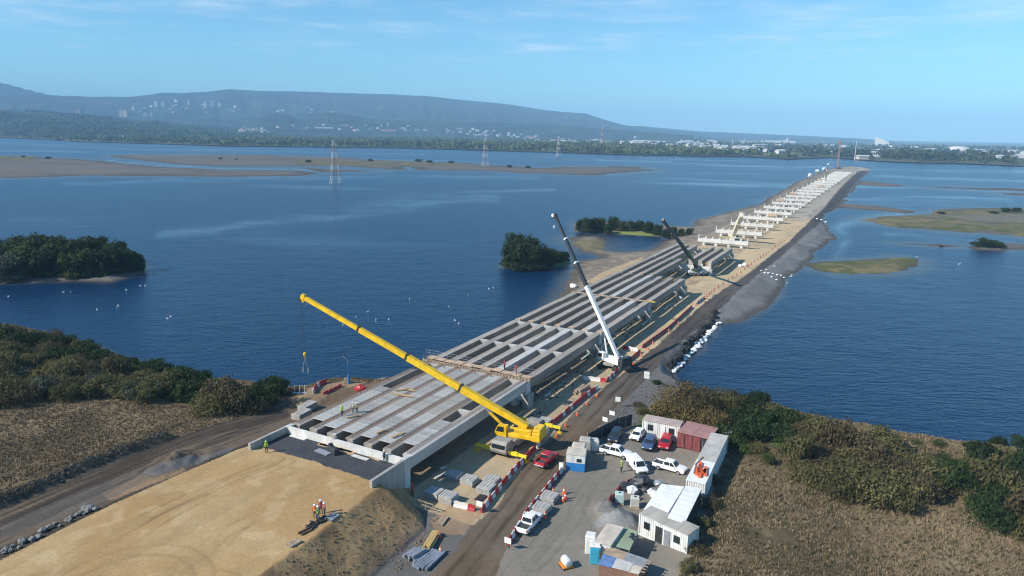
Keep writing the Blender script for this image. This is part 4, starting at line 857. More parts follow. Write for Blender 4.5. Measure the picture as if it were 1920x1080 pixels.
vehicle('pickup', V_rd, 'red pickup with a dark bed driving away along the haul road', 'pickup', (1013, 877), (1036, 858))
vehicle('pickup', V_wh, 'white pickup seen from behind beside the red and white barriers', 'pickup', (979, 1002), (1006, 972), 'white pickups')
# ------------------------------------------------------------------ containers and cabins
def corr(m, L, W, z0, z1, per=.30, amp=.045):
    """corrugated rectangular shell"""
    out = []
    def side(p, q, nrm):
        d = Vector(q)-Vector(p); n = max(2, int(d.length/per))
        for i in range(n):
            for f, a in ((0, 0), (.25, 0), (.4, -amp), (.85, -amp)):
                out.append(tuple(Vector(p)+d*((i+f)/n)+Vector(nrm)*a))
    l, w = L/2, W/2
    side((-l, -w), (l, -w), (0, -1)); side((l, -w), (l, w), (1, 0)); side((l, w), (-l, w), (0, 1)); side((-l, w), (-l, -w), (-1, 0))
    return m.prism(out, z0, z1, 'z')
M_roofg = mat('cabin_roof', (.42, .39, .34), .8, .2, .5, streak=(1, .3, 1)); M_roofm = mat('faded_maroon_roof', (.36, .20, .18), .7, .15, .6); M_white = mat('cabin_white', (.72, .715, .68), .65, .17, .6, streak=(2.5, 2.5, .35))
def container(name, label, cat, loc, rz, L, W, H_, wall, roof, wins=(), doors=(), z0=.2, top_h=.12, group=None):
    t = thing(name, label, cat, loc, rz, group)
    m = MB(); corr(m, L, W, z0, z0+H_); m.build('walls', wall, t)
    m = MB(); m.box((0, 0, z0+H_+top_h/2), (L+.16, W+.16, top_h), bev=.03); m.build('roof', roof, t)
    m = MB()
    for x in (-1, 1):
        for y in (-1, 1): m.box((x*(L/2-.04), y*(W/2-.04), z0+H_/2-.05), (.16, .16, H_+.1))
    for y in (-1, 1): m.box((0, y*(W/2-.03), z0-.02), (L, .12, .2))
    m.build('frame', wall, t)
    for x, side, w_, hh in wins:
        m = MB(); m.box((x, side*(W/2+.03), z0+1.5), (w_, .07, hh)); f = m.build('window', M_trim, t); m = MB(); m.box((x, side*(W/2+.07), z0+1.5), (w_-.14, .03, hh-.14)); m.build('pane', M_glass, f)
    for x, side, w_, mm in doors:
        m = MB(); m.box((x, side*(W/2+.03), z0+1.05), (w_, .07, 2.05)); d = m.build('door', mm, t); m = MB(); m.box((x+w_*.35, side*(W/2+.09), z0+1.0), (.05, .06, .3)); m.build('handle', M_steel, d)
    return t
def rect(pa, pb, z=0.):    # front-left and front-right ground pixels -> centre line
    a = PG(*pa); b = PG(*pb); return a, b, math.atan2(b.y-a.y, b.x-a.x), (b-a).length
a, b, rz, L = rect((1208, 818), (1268, 829)); L = 6.0; n = Vector((-math.sin(rz), math.cos(rz), 0))
container('site_cabin', 'white corrugated cabin with two dark windows behind the blue car', 'site cabin', (a+b)/2+n*1.2, rz, L, 2.4, 2.5, M_white, M_roofm if False else mat('pinkish_roof', (.45, .36, .32), .8, .2, .6), [(-1.7, -1, .85, .95), (1.7, -1, .85, .95)], [(.3, -1, .85, M_white)])
a, b, rz, L = rect((1269, 839), (1317, 849)); n = Vector((-math.sin(rz), math.cos(rz), 0)); u_ = Vector((math.cos(rz), math.sin(rz), 0))
for q in (0, 1):
    t = container('shipping_container', ('maroon shipping container with closed doors beside the white cabin', 'maroon shipping container with one door swung open, next to the long container')[q], 'container', a+u_*(1.22+q*2.5)+n*2.4, rz+math.pi/2, 4.8, 2.44, 2.5, P_maroon, M_roofm, z0=.12, group='maroon shipping containers')
    for e in (-1, 1):
        m = MB(); m.box((-2.46, e*.6, 1.4), (.07, 1.1, 2.3)); d = m.build('door', P_maroon if not (q and e < 0) else M_black, t)
        for k in (-.3, .3): m = MB(); m.tube((-2.53, e*.6+k, .3), (-2.53, e*.6+k, 2.5), .03, n=5); m.build('locking_bar', M_steel, d)
# long white container along the field edge: two units end to end
far = P(1349, 821, 2.75); nr = P(1304, 911, 2.75); d = Vector((nr[0]-far[0], nr[1]-far[1], 0)); Lc = d.length; rz = math.atan2(d.y, d.x); d.normalize(); pz = hgt(nr[0], nr[1])*0
c0 = Vector((far[0], far[1], 0)); wx = Vector((-d.y, d.x, 0))
g0 = Vector((0, 0, hgt(*(c0+d*8)[:2])))
container('shipping_container', 'long grey-roofed container beside the maroon ones', 'container', c0+d*(Lc*.30)+g0, rz, Lc*.60-.1, 2.44, 2.55, M_white, mat('weathered_container_roof', (.48, .46, .42), .7, .15, .5), z0=.12)
container('shipping_container', 'white-roofed container with orange netting on top', 'container', c0+d*(Lc*.805)+g0, rz, Lc*.39, 2.44, 2.55, M_white, P_wht, z0=.12)
nb = MB(); cc = c0+d*(Lc*.78)+Vector((0, 0, 2.95))+g0
for q in range(9):
    p = cc+d*rnd.uniform(-1.2, 1.4)+wx*rnd.uniform(-.55, .55); nb.bar(p-d*rnd.uniform(.6, 1.3), p+d*rnd.uniform(.6, 1.3)+wx*rnd.uniform(-.3, .3), .4, .22)
tag(nb.build('orange_netting', P_or, None), 'crumpled orange safety netting on the white container roof', 'netting')
for q in range(2):
    m = MB(); m.box((0, 0, 0), (3.2, .12, .08)); tag(m.build('scaffold_board', M_woodg, None, cc+wx*(-.9+q*.0)+d*(.2-q*2.6)+Vector((0, 0, -.05)), rz+.1-.25*q), ('weathered board lying beside the orange netting', 'weathered board on the grey container roof')[q], 'board')
m = MB(); m.box((0, 0, .9), (1.3, 1.1, 1.8), bev=.05); m.box((0, 0, 1.84), (1.4, 1.2, .08)); tag(m.build('water_tank', M_white, None, PG(1366, 832), .6), 'white box tank behind the far end of the long container', 'tank')
# white-roofed shelter with the cabin in front of it
a, b, rz, L = rect((1197, 1003), (1263, 1029)); n = Vector((-math.sin(rz), math.cos(rz), 0)); u_ = Vector((math.cos(rz), math.sin(rz), 0)); L = 6.6
cen = a+u_*L/2+n*1.25
container('site_cabin', 'white cabin with an open dark door in front of the white-roofed shelter', 'site cabin', cen, rz, L, 2.5, 2.6, M_white, M_roofg, [(-2.2, -1, .8, .9), (1.9, -1, .8, .9)], [(-.5, -1, .9, M_black), (.6, -1, .8, M_steel)])
sh = [P(1240, 907, 3.1), P(1316, 916, 3.1), P(1283, 983, 3.1), P(1207, 955, 3.1)]
t = thing('white_shelter', 'open shelter with a bright white two-panel sheet roof behind the cabin', 'shelter', sum((Vector(p) for p in sh), Vector())/4-Vector((0, 0, 3.1)))
o = t.location.copy(); M_sheet = mat('white_sheet_roof', (.80, .81, .82), .5, .12, .6, streak=(1, .25, 1))
def sheet(name, q, mm, par, th=.05, ribs=7, o=o):
    q = [Vector(p)-o for p in q]; m = MB(); up = Vector((0, 0, th)); m.add(q+[v-up for v in q], [(0, 1, 2, 3), (7, 6, 5, 4), (0, 4, 5, 1), (1, 5, 6, 2), (2, 6, 7, 3), (3, 7, 4, 0)])
    for i in range(ribs):
        k = (i+.5)/ribs; m.bar(q[0].lerp(q[3], k)+up*.5, q[1].lerp(q[2], k)+up*.5, .06, .035)
    return m.build(name, mm, par)
A, Bq, Cq, Dq = [Vector(p) for p in sh]; k = .60
sheet('roof_panel', [A, A.lerp(Bq, k-.03), Dq.lerp(Cq, k-.06), Dq], M_sheet, t); sheet('roof_panel', [A.lerp(Bq, k)+Vector((0, 0, .12)), Bq+Vector((0, 0, .05)), Cq+Vector((0, 0, .05)), Dq.lerp(Cq, k)+Vector((0, 0, .12))], M_sheet, t)
m = MB(); q0 = A.lerp(Bq, k-.02)-o; q1 = Dq.lerp(Cq, k-.03)-o; m.bar(q0.lerp(q1, .40)-Vector((0, 0, .1)), q1-Vector((0, 0, .1)), .55, .05); m.build('gap_flashing', M_steel, t)
for p in sh: m = MB(); v = Vector(p)-o; v = v*.97; m.tube((v.x, v.y, 0), (v.x, v.y, 3.05), .07, n=6); m.build('post', M_steel, t)
m = MB(); v0 = (Vector(sh[1])-o)*.96; v1 = (Vector(sh[2])-o)*.96; m.bar((v0.x, v0.y, 1.4), (v1.x, v1.y, 1.4), .06, 2.6); m.build('side_wall', P_chr, t)
# cream-roofed hut, green tarp, patched roof, toilets
hs = [P(1138, 981, 2.6), P(1170, 988, 2.6), P(1145, 1023, 2.6), P(1114, 1015, 2.6)]; M_hut = mat('cream_roof', (.56, .50, .42), .8, .18, .6)
t = thing('site_hut', 'hut with a cream flat roof beside the gravel pile', 'hut', sum((Vector(p) for p in hs), Vector())/4-Vector((0, 0, 2.6))); o = t.location.copy()
sheet('roof', hs, M_hut, t, .12, 0, o); m = MB(); m.add([((Vector(p)-o)*.95).xy.to_3d() for p in hs]+[((Vector(p)-o)*.95).xy.to_3d()+Vector((0, 0, 2.5)) for p in hs], [(0, 1, 5, 4), (1, 2, 6, 5), (2, 3, 7, 6), (3, 0, 4, 7)]); m.build('walls', M_white, t)
gs = [P(1172, 988, 2.2), P(1197, 997, 2.2), P(1180, 1032, 2.2), P(1147, 1022, 2.2)]; t = thing('tarp_canopy', 'pale green tarpaulin canopy with dark torn patches beside the cream hut', 'canopy', sum((Vector(p) for p in gs), Vector())/4-Vector((0, 0, 2.2))); o = t.location.copy()
sheet('tarpaulin', gs, mat('green_tarp', (.27, .33, .22), .8, .15, .7), t, .03, 0, o)
m = MB(); cc = Vector((.9, .4, 2.24))
for q in range(10): m.box(cc+Vector((rnd.uniform(-.7, .5), rnd.uniform(-1.1, .9), .02*q*.3)), (rnd.uniform(.2, .6), rnd.uniform(.2, .5), .03), rz=rnd.uniform(0, 3))
m.build('dark_patch', M_black, t)
for p in gs: v = (Vector(p)-o)*.97; m = MB(); m.tube((v.x, v.y, 0), (v.x, v.y, 2.17), .05, n=5); m.build('post', M_steel, t)
ps = [P(1139, 1023, 2.2), P(1216, 1049, 2.2), P(1200, 1078, 2.0), P(1121, 1058, 2.0)]; t = thing('patched_shed', 'low shed with a patchwork roof of blue, grey and tan sheets', 'shed', sum((Vector(p) for p in ps), Vector())/4-Vector((0, 0, 2.1))); o = t.location.copy()
p0, p1, p2, p3 = [Vector(p) for p in ps]
def quadp(u0, u1, v0, v1, dz):
    f = lambda u, v: p0.lerp(p1, u).lerp(p3.lerp(p2, u), v)+Vector((0, 0, dz))
    return [f(u0, v0), f(u1, v0), f(u1, v1), f(u0, v1)]
sheet('roof_sheet', quadp(0, .55, 0, .45, 0), M_woodg, t, .05, 5, o); sheet('roof_sheet', quadp(.5, 1, .02, .55, .05), M_steel, t, .05, 6, o); sheet('roof_sheet', quadp(0, .36, .45, 1, .03), mat('blue_sheet', (.13, .22, .42), .5, .2, 1.), t, .05, 0, o)
sheet('roof_sheet', quadp(.34, .74, .48, 1, .08), M_slab2, t, .05, 0, o); sheet('roof_sheet', quadp(.72, .97, .5, 1, .04), M_hut, t, .05, 0, o)
m = MB(); z_ = Vector((0, 0, 2.)); v = [(p-o) for p in (p0, p1, p2, p3)]
m.add([Vector((q.x*.95, q.y*.95, 0)) for q in v]+[Vector((q.x*.95, q.y*.95, 1.95)) for q in v], [(0, 1, 5, 4), (1, 2, 6, 5), (2, 3, 7, 6), (3, 0, 4, 7)]); m.build('walls', mat('brown_boards', (.22, .12, .08), .8, .2, 1.), t)
for i in range(4): f = quadp(.3+.0*i, .98, 0, 0, .12); 
m = MB()
for i in range(5): q = quadp(.96, 1.08, .1+.18*i, .2+.18*i, .05); m.bar(q[0]-o, q[1]-o, .12, .08)
m.build('roof_batten', M_woodg, t)
def toilet(px, py, mm, roof, label, rz, H_=2.2, W_=1.15, name='portable_toilet', cat='toilet'):
    t = thing(name, label, cat, PG(px, py), rz); m = MB(); m.box((0, 0, H_/2), (W_, W_, H_), bev=.05); m.build('walls', mm, t); m = MB(); m.box((0, 0, H_+.08), (W_+.08, W_+.08, .16), taper=.8); m.build('roof', roof, t)
    m = MB(); m.box((0, -W_/2-.02, H_*.46), (W_*.7, .05, H_*.82)); d = m.build('door', mm, t); m = MB(); m.box((W_*.25, -W_/2-.06, H_*.46), (.06, .06, .16)); m.build('handle', M_steel, d)
toilet(1115, 1053, P_cyan, M_white, 'bright cyan portable toilet beside the patched shed', -.1); toilet(1107, 1035, M_white, M_white, 'pale grey portable toilet half hidden behind the cyan one', -.3)
# blue and white cabins at the yard gate
a, b, rz, L = rect((1061, 882), (1095, 886)); n = Vector((-math.sin(rz), math.cos(rz), 0)); u_ = Vector((math.cos(rz), math.sin(rz), 0))
t = thing('guard_cabin', 'white cabin with a blue lower half beside the barrier end', 'cabin', a+u_*1.35+n*1.2, rz)
m = MB(); m.box((0, 0, .65), (2.7, 2.4, 1.3)); m.build('lower_wall', P_blue, t); m = MB(); m.box((0, 0, 1.9), (2.7, 2.4, 1.2)); m.build('upper_wall', M_white, t); m = MB(); m.box((0, 0, 2.56), (2.8, 2.5, .12), bev=.03); m.build('roof', M_hut, t); m = MB(); m.box((.5, -1.22, 1.75), (.7, .05, .5)); m.build('window', M_glass, t)
toilet(1085, 862, M_white, M_hut, 'white box cabin directly behind the blue-based one', rz, 2.3, 2., 'storage_cabin', 'cabin'); toilet(1097, 846, M_roofg, M_roofg, 'grey box cabin farthest along the row by the road', rz, 2.0, 1.7, 'storage_cabin', 'cabin'); toilet(1114, 843, M_white, M_slab2, 'pale grey box standing in the shade by the fence', rz+.2, 1.6, 1.3, 'storage_box', 'box')
t = thing('mesh_fence', 'dark mesh fence with posts along the yard entrance', 'fence', (0, 0, 0))
fp = [PG(*p) for p in ((1101, 838), (1128, 822), (1160, 806), (1184, 799))]; m = MB()
for i in range(3): m.bar(fp[i]+Vector((0, 0, 1.1)), fp[i+1]+Vector((0, 0, 1.1)), .05, 2.1)
m.build('mesh_panel', mat('shade_mesh', (.035, .04, .05), .9, .3, 3.), t)
for i in range(3):
    for k in (0, .5): p = fp[i].lerp(fp[i+1], k); m = MB(); m.tube(p+Vector((0, 0, -.2)), p+Vector((0, 0, 2.4)), .05, n=5); m.build('post', M_woodg, t)
# ------------------------------------------------------------------ barriers, cones, signs
def jersey(L, mm, nm='barrier_shell'):
    m = MB(); p = [(-.22, 0), (.22, 0), (.22, .12), (.09, .38), (.07, .8), (-.07, .8), (-.09, .38), (-.22, .12)]
    m.prism(p, -L/2+.02, L/2-.02, 'x'); m.box((0, 0, .83), (L*.3, .1, .07)); return m.mesh(nm, mm)
BAR = {}
def barrier_row(pts, pattern, where, L=1.15, dark=False, scale=1., h=1.):
    W = [PG(*p) for p in pts]; seg = [(W[i+1]-W[i]).length for i in range(len(W)-1)]; n = max(1, round(sum(seg)/(L*scale)))
    for i in range(n):
        s = (i+.5)/n*sum(seg); k = 0
        while k < len(seg)-1 and s > seg[k]: s -= seg[k]; k += 1
        p = W[k].lerp(W[k+1], s/seg[k]); d = W[k+1]-W[k]; c = pattern[i % len(pattern)]; key = c+str(scale)+str(L)
        if key not in BAR: BAR[key] = jersey(L*scale, {'r': P_red, 'w': P_bwh, 'm': paint('barrier_maroon', (.20, .03, .035), .6, .2)}[c])
        o = link('traffic_barrier', BAR[key], None, (p.x, p.y, hgt(p.x, p.y)), math.atan2(d.y, d.x)); o.scale = (1, 1, h)
        tag(o, '%s plastic barrier, %s %s' % ({'r': 'red', 'w': 'white', 'm': 'maroon'}[c], nth(i), where), 'barrier', 'plastic traffic barriers')
barrier_row([(902, 962), (925, 933), (962, 886), (986, 861), (1004, 843)], 'rwrwrwrrwrwrwrrrr', 'from the near end of the row below the yellow crane')
barrier_row([(1006, 841), (1020, 818), (1032, 801)], 'wwrrw', 'of the bend in the row beside the yellow crane')
barrier_row([(1034, 798), (1066, 771), (1100, 743), (1120, 729)], 'rrrrwrrwrr', 'of the row climbing from the yellow crane along the road')
barrier_row([(851, 949), (890, 958)], 'wwrww', 'of the short row across the lane end', 1.1)
barrier_row([(953, 1022), (985, 968), (1012, 935), (1036, 905), (1053, 884)], 'rw', 'from the near end of the yard-side row')
barrier_row([(1094, 712), (1136, 717)], 'wwwr', 'of the cross row before the white crane', 1.2)
barrier_row([(1138, 716), (1152, 703), (1165, 690)], 'rwrwr', 'of the row in front of the white crane')
barrier_row([(1166, 689), (1184, 675), (1200, 661)], 'rrmr', 'of the row beside the boom shadow')
barrier_row([(1168, 654), (1196, 659)], 'rwww', 'of the cross row behind the white crane', 1.2)
barrier_row([(1204, 653), (1226, 637), (1250, 620), (1276, 597), (1297, 577)], 'rm', 'of the long dark red row beyond the white crane', 1.0)
barrier_row([(1142, 941), (1160, 922), (1178, 909), (1196, 902)], 'mm', 'of the maroon row round the scrap heap', 1.3, h=.9)
barrier_row([(586, 739), (594, 727), (603, 721), (612, 718)], 'wrr', 'of the curved row at the left river edge', 1.3)
barrier_row([(606, 740), (622, 733), (640, 724)], 'r', 'of the low straight row at the left river edge', 1.3, h=.6)
barrier_row([(1305, 571), (1320, 559)], 'w', 'by the road edge past the dark red row', 1.6)
def cone(px, py, label, h=.75, nm='traffic_cone'):
    t = thing(nm, label, 'cone', PG(px, py), 0, 'traffic cones'); m = MB(); m.tube((0, 0, .05), (0, 0, h), .19*h/.75, .035, 10); m.build('cone_body', P_or, t)
    m = MB(); m.tube((0, 0, h*.45), (0, 0, h*.68), .122*h/.75, .088*h/.75, 10); m.build('white_band', P_bwh, t); m = MB(); m.box((0, 0, .03), (.42, .42, .06)); m.build('base', P_or, t)
for x, y, l in ((1043, 819, 'between the red pickup and the yellow crane'), (1060, 800, 'on the road side of the second barrier stretch'), (1082, 779, 'lying near the middle of the haul road edge'), (1100, 759, 'just below the gap in the barriers'), (1119, 744, 'at the upper end of the barrier row'), (1177, 694, 'at the foot of the boom shadow'), (1187, 683, 'beside the middle of the boom shadow row'), (1201, 668, 'behind the white crane by the road'), (1215, 656, 'at the near end of the dark red row'), (1224, 645, 'second along the dark red row'), (1254, 622, 'halfway along the dark red row'), (1272, 608, 'near the far end of the dark red row'), (1037, 924, 'small, above the concrete slab stacks'), (1022, 971, 'leaning post beside the white pickup'), (824, 1008, 'at the end of the timber stack'), (826, 1037, 'thin, beside the steel channels')):
    cone(x, y, 'orange traffic cone '+l, 1.0 if 'thin' in l or 'post' in l else .85)
for q, (x, y) in enumerate(((1058, 926), (1060, 936), (1056, 941))): cone(x, y, 'orange cone of the trio beside the upper slab stack, %s from the back' % nth(q), 1.1)
for q, k in enumerate(np.linspace(0, 1, 30)):
    pts = [(1305, 573), (1340, 545), (1400, 503), (1440, 474), (1480, 444)]; W = [P(*p) for p in pts]; f = k*4; i = min(int(f), 3); p = W[i]+(W[i+1]-W[i])*(f-i)
    h_ = rnd.uniform(.6, 1.2); m = MB(); m.tube((0, 0, 0), (0, 0, h_), .13, .1, 6); m.box((0, 0, .06), (.5, .5, .12))
    tag(m.build('road_delineator', (P_red, P_red, M_rebar, P_red)[q % 4], None, (p[0], p[1], hgt(p[0], p[1]))), '%s delineator post, %s along the far road edge from the barriers' % (('red', 'red', 'rusty', 'red')[q % 4], nth(q)), 'delineator', 'delineators along the far road')
def sign(px, py, label, w_=1.1, h_=.8, z=2.0, rz=.1, two=False, legs=1, txt=False):
    t = thing('site_sign', label, 'sign', PG(px, py), rz-.5, 'white site signs'); t.scale = (.82,)*3
    for e in ((0,) if legs == 1 else (-w_*.35, w_*.35)): m = MB(); m.tube((e, .04, -.1), (e, .04, z+h_/2), .035, n=5); m.build('post', M_woodg, t)
    for q in range(2 if two else 1): m = MB(); m.box((0, -.02, z-q*h_*1.08), (w_, .05, h_), bev=.01); m.build('board', P_wht, t)
sign(1212, 716, 'double white sign board standing between road and rubble', 1.3, .85, 2.2, .2, True); sign(1158, 764, 'white sign board farther up the road edge, above the twin signs', 1.1, 1.1, 1.9, .2); sign(1147, 787, 'white tilted sign board just above the mesh fence', 1.2, .9, 1.5, -.1); sign(1134, 800, 'white sign board nearest the mesh fence', 1.2, .9, 1.6, -.2); sign(899, 962, 'white sign board at the near end of the crane barriers', 1.1, .9, 1.6, 0, False, 2); sign(952, 1030, 'white sign board at the near end of the yard barriers', 1.1, .9, 1.4, 0, False, 2); sign(1052, 884, 'white sign board where yard barriers meet the blue cabin', .8, .7, 1.4, .1, True); sign(1276, 562, 'tiny white board on the grey gravel beside the far road', 1.2, .9, .9, .1)
# ------------------------------------------------------------------ stacks and materials
def slab_stack(px, py, label, n=5, l=3.2, w_=2.2, rz=None, mm=None, th=.16):
    g = PG(px, py); rz = BA+.02 if rz is None else rz; t = thing('slab_stack', label, 'slab stack', g, rz, 'stacked concrete slabs')
    for e in (-.8, .8): m = MB(); m.box((e, 0, .06), (.14, w_*.98, .12)); m.build('bearer', M_wood, t)
    for k in range(n):
        m = MB(); cx_, cy_ = rnd.uniform(-.05, .05), rnd.uniform(-.06, .06); m.box((cx_, cy_, .14+th*k+th*.4), (l, w_, th*.72))
        for q in range(4): m.box((cx_, cy_-w_*.38+q*w_*.253, .14+th*k+th*.85), (l*.97, .10, th*.28))
        for e in (-l*.33, 0, l*.33): m.box((cx_+e, cy_, .14+th*k+th*.8), (.07, w_*.96, th*.15))
        m.build('slab', (mm or M_slab), t)
for x, y, l, n, r in ((1030, 939, 'upper of the two slab stacks beside the yard barriers', 5, 2.0), (1016, 960, 'lower slab stack, next to the white pickup', 5, 2.0), (922, 908, 'grey slab stack close to the crane barriers, upper of two', 5, 2.0), (911, 924, 'grey slab stack close to the crane barriers, lower of two', 6, 2.0), (1022, 796, 'grey slab stack just behind the yellow crane by the barriers', 5, 2.0), (851, 896, 'grey slab stack in the bridge shade edge, left of two', 4, 2.0), (880, 907, 'tidy pale slab stack at the bridge shade edge, right of two', 5, 1.5), (815, 931, 'wide grey slab stack nearest the embankment slope', 5, 2.0), (841, 941, 'high grey slab stack nearest the lane end barriers', 6, 1.6)):
    slab_stack(x, y, l, n, 1.9, 2.0, None, None, .17)
def stack_beams(name, label, cat, pa, pb, n, w_, sec, mm, layers=1, jit=.1, part='beam'):
    a = PG(*pa); b = PG(*pb); c = (a+b)/2; d = b-a; L = d.length; t = thing(name, label, cat, c, math.atan2(d.y, d.x))
    for k in range(layers):
        for i in range(n-k):
            m = MB(); y = -w_/2+w_*(i+.5+k*.5)/n; m.box((rnd.uniform(-jit, jit), y, sec/2+k*sec*1.03+.1), (L, w_/n*.88, sec), rz=rnd.uniform(-.01, .01)*jit*20); m.build(part, mm, t)
stack_beams('timber_stack', 'stack of yellow timber beams at the foot of the embankment', 'timber stack', (800, 1033), (817, 1003), 4, 1.2, .28, mat('yellow_timber', (.50, .35, .14), .75, .15, 1., streak=(.3, 1, 1)), 2)
stack_beams('steel_channels', 'bundle of long grey steel channels near the embankment toe', 'steel stack', (783, 1068), (820, 1036), 6, 2.2, .28, paint('steel_blue_grey', (.20, .23, .28), .5, .25), 1, .3, 'channel')
stack_beams('steel_offcuts', 'jumbled heap of grey steel offcuts beside the long channels', 'steel heap', (768, 1052), (790, 1036), 5, 1.6, .35, M_steel, 2, .5, 'offcut')
stack_beams('weathered_planks', 'weathered planks lying flat by the lane end', 'plank pile', (824, 985), (836, 970), 3, .9, .12, M_woodg, 1, .2, 'plank')
stack_beams('formwork_rack', 'dark ribbed formwork panel by the crane barriers', 'panel', (895, 940), (906, 930), 3, 1.0, .12, M_black, 1, .05, 'panel')
stack_beams('formwork_boxes', 'heap of dark formwork and scrap beside the lane under the first pier', 'formwork heap', (1082, 742), (1098, 730), 3, 2.0, .45, M_woodg, 2, .6, 'piece')
for q, (x0, y0, x1, y1, n, mm, l) in enumerate(((613, 976, 629, 964, 4, M_steel, 'grey formwork panel on the fill, nearest the slope corner'), (594, 978, 612, 970, 3, M_black, 'dark bundle of formwork beside the four workers'), (577, 991, 590, 978, 3, M_black, 'dark ribbed panel left of the formwork bundle'), (560, 1000, 580, 990, 2, M_rebar, 'thin rusty bars near the platform edge'), (539, 1025, 559, 1013, 5, M_woodg, 'ribbed wooden grid lying at the platform edge'))):
    a = Vector(P(x0, y0, 4.25)); b = Vector(P(x1, y1, 4.25)); c = (a+b)/2; d = b-a; t = thing('formwork_bundle', l, 'formwork', (c.x, c.y, hgt(c.x, c.y)), math.atan2(d.y, d.x), 'formwork on the fill')
    for i in range(n): m = MB(); m.box((rnd.uniform(-.1, .1), -.5+i*1.0/n, .12), (d.length, .16, .2)); m.build('bar', mm, t)
    if n != 2:
        for e in (-.3, .3): m = MB(); m.box((e*d.length, -.1, .26), (.12, 1.1, .1)); m.build('cross_bar', mm, t)
# rail down the embankment edge
t = thing('timber_handrail', 'timber handrail and steps going down beside the wing wall', 'handrail', (0, 0, 0)); hp = [PV(738, 912, 3.4), PV(772, 925, 2.0), PV(812, 955, .5)]
hp = [Vector((p.x, p.y, max(hgt(p.x, p.y), .1))) for p in hp]
for i in range(7): k = i/6*2; j = min(int(k), 1); p = hp[j].lerp(hp[j+1], k-j); m = MB(); m.tube(p-Vector((0, 0, .3)), p+Vector((0, 0, 1.1)), .06, n=5); m.build('post', M_wood, t)
for z_ in (.55, 1.05):
    for i in range(2): m = MB(); m.bar(hp[i]+Vector((0, 0, z_)), hp[i+1]+Vector((0, 0, z_)), .07, .12); m.build('rail', M_woodg, t)
# heap in the yard, tanks and bags
def lump(name, label, cat, pt, r, mm, n=1, flat=.7, group=None, seed=1, obj=True):
    rg = random.Random(seed); m = MB(); m.sphere((0, 0, r*flat*.6), (r, r*rg.uniform(.75, 1.1), r*flat), 9, 6, .2, rg)
    o = m.build(name, mm, None, pt, rg.uniform(0, 6), smooth=False); return tag(o, label, cat, group)
M_bagw = mat('white_bag', (.74, .74, .74), .8, .1, 1.5); M_tarp = mat('black_sheeting', (.03, .035, .045), .5, .4, 2.)
t = thing('tank_trailer', 'white tank on an orange base at the bottom of the yard', 'tank', PG(1062, 1062), .4); t.scale = (.68,)*3; m = MB(); m.tube((0, -.8, 1.0), (0, .8, 1.0), .75, n=16); m.sphere((0, -.8, 1.0), (.75, .25, .75), 16, 6); m.build('tank', M_white, t, smooth=True)
m = MB(); m.box((-.1, 0, .3), (1.9, 2.0, .35), bev=.05); m.build('base_frame', mat('orange_frame', (.62, .22, .02), .6, .15), t)
m = MB(); m.tube((-.9, -1, .2), (-.9, 1, .2), .2, n=10); m.build('axle', M_dark, t)
def ibc(px, py, mm, label): 
    t = thing('liquid_tote', label, 'tote tank', PG(px, py), -.15); m = MB(); m.box((0, 0, .85), (1.15, 1.05, 1.3), bev=.08); m.build('tank', mm, t); m = MB(); m.box((0, 0, .1), (1.2, 1.1, .16)); m.build('pallet', M_wood, t); m = MB(); m.tube((0, 0, 1.5), (0, 0, 1.58), .14, n=8); m.build('cap', M_black, t)
ibc(1161, 943, mat('pale_aqua', (.45, .58, .56), .5, .08), 'pale aqua box tank at the near end of the maroon barriers'); ibc(1190, 951, mat('pale_grey_plastic', (.52, .51, .47), .6, .08), 'pale grey box tank on a wooden pallet by the gravel pile')
for q, (x, y, r, mm, l) in enumerate(((1203, 910, 1.3, M_tarp, 'large black sheeted bundle at the back of the scrap heap'), (1189, 912, .9, M_tarp, 'small dark bundle beside the maroon barriers'), (1174, 918, .9, M_tarp, 'dark sack next to the aqua tank'), (1186, 924, .9, M_bagw, 'white torn bag in the middle of the scrap heap'), (1194, 928, .6, M_tarp, 'black bag in front of the white torn bag'), (1222, 927, .7, M_bagw, 'white bag close to the shelter roof edge'), (1227, 932, .6, M_bagw, 'white crumpled bag against the shelter'), (1236, 911, .8, M_steel, 'grey wire coil behind the shelter'), (1196, 937, .5, M_woodg, 'brown scrap wood pile behind the grey tank'), (1210, 921, .6, M_black, 'black rack of rods in the scrap heap'))): lump('scrap_bundle', l, 'bundle', PG(x, y), r, mm, 1, .7, None, q)
lump('sack_heap', 'white sack heap on the gravel beach left of the bridge', 'sacks', PG(1075, 539), 1.6, M_bagw, 1, .5, None, 31); lump('red_bundle', 'red plastic bundle on the ground left of the deck', 'bundle', PG(676, 732), 1.25, P_red, 1, .55, None, 32)
for q, (x, y, r) in enumerate(((1427, 508, .9), (1434, 512, 1.1), (1441, 513, 1.2), (1449, 514, 1.1), (1457, 516, 1.2), (1464, 517, 1.), (1437, 506, .8), (1447, 520, 1.), (1470, 521, .9), (1483, 519, 1.), (1452, 500, .8), (1456, 525, .9))): lump('sandbag', 'white sandbag in the pile where the far gravel bank meets water, %s from the left' % nth(q), 'sandbag', PG(x, y), r*.48, M_bagw, 1, .5, 'white sandbags on the far bank', 40+q)
for q, (x, y, r) in enumerate(((1540, 413, 1.6), (1532, 411, 1.4), (1548, 417, 1.5), (1525, 418, 1.2))): lump('sandbag', 'white bulk bag on the distant bend of the bank, %s' % ('nearest the road', 'in the middle', 'nearest the water', 'farthest down')[q], 'sandbag', PG(x, y), r*.48, M_bagw if q < 3 else P_red, 1, .6, 'bulk bags on the distant bend', 60+q)
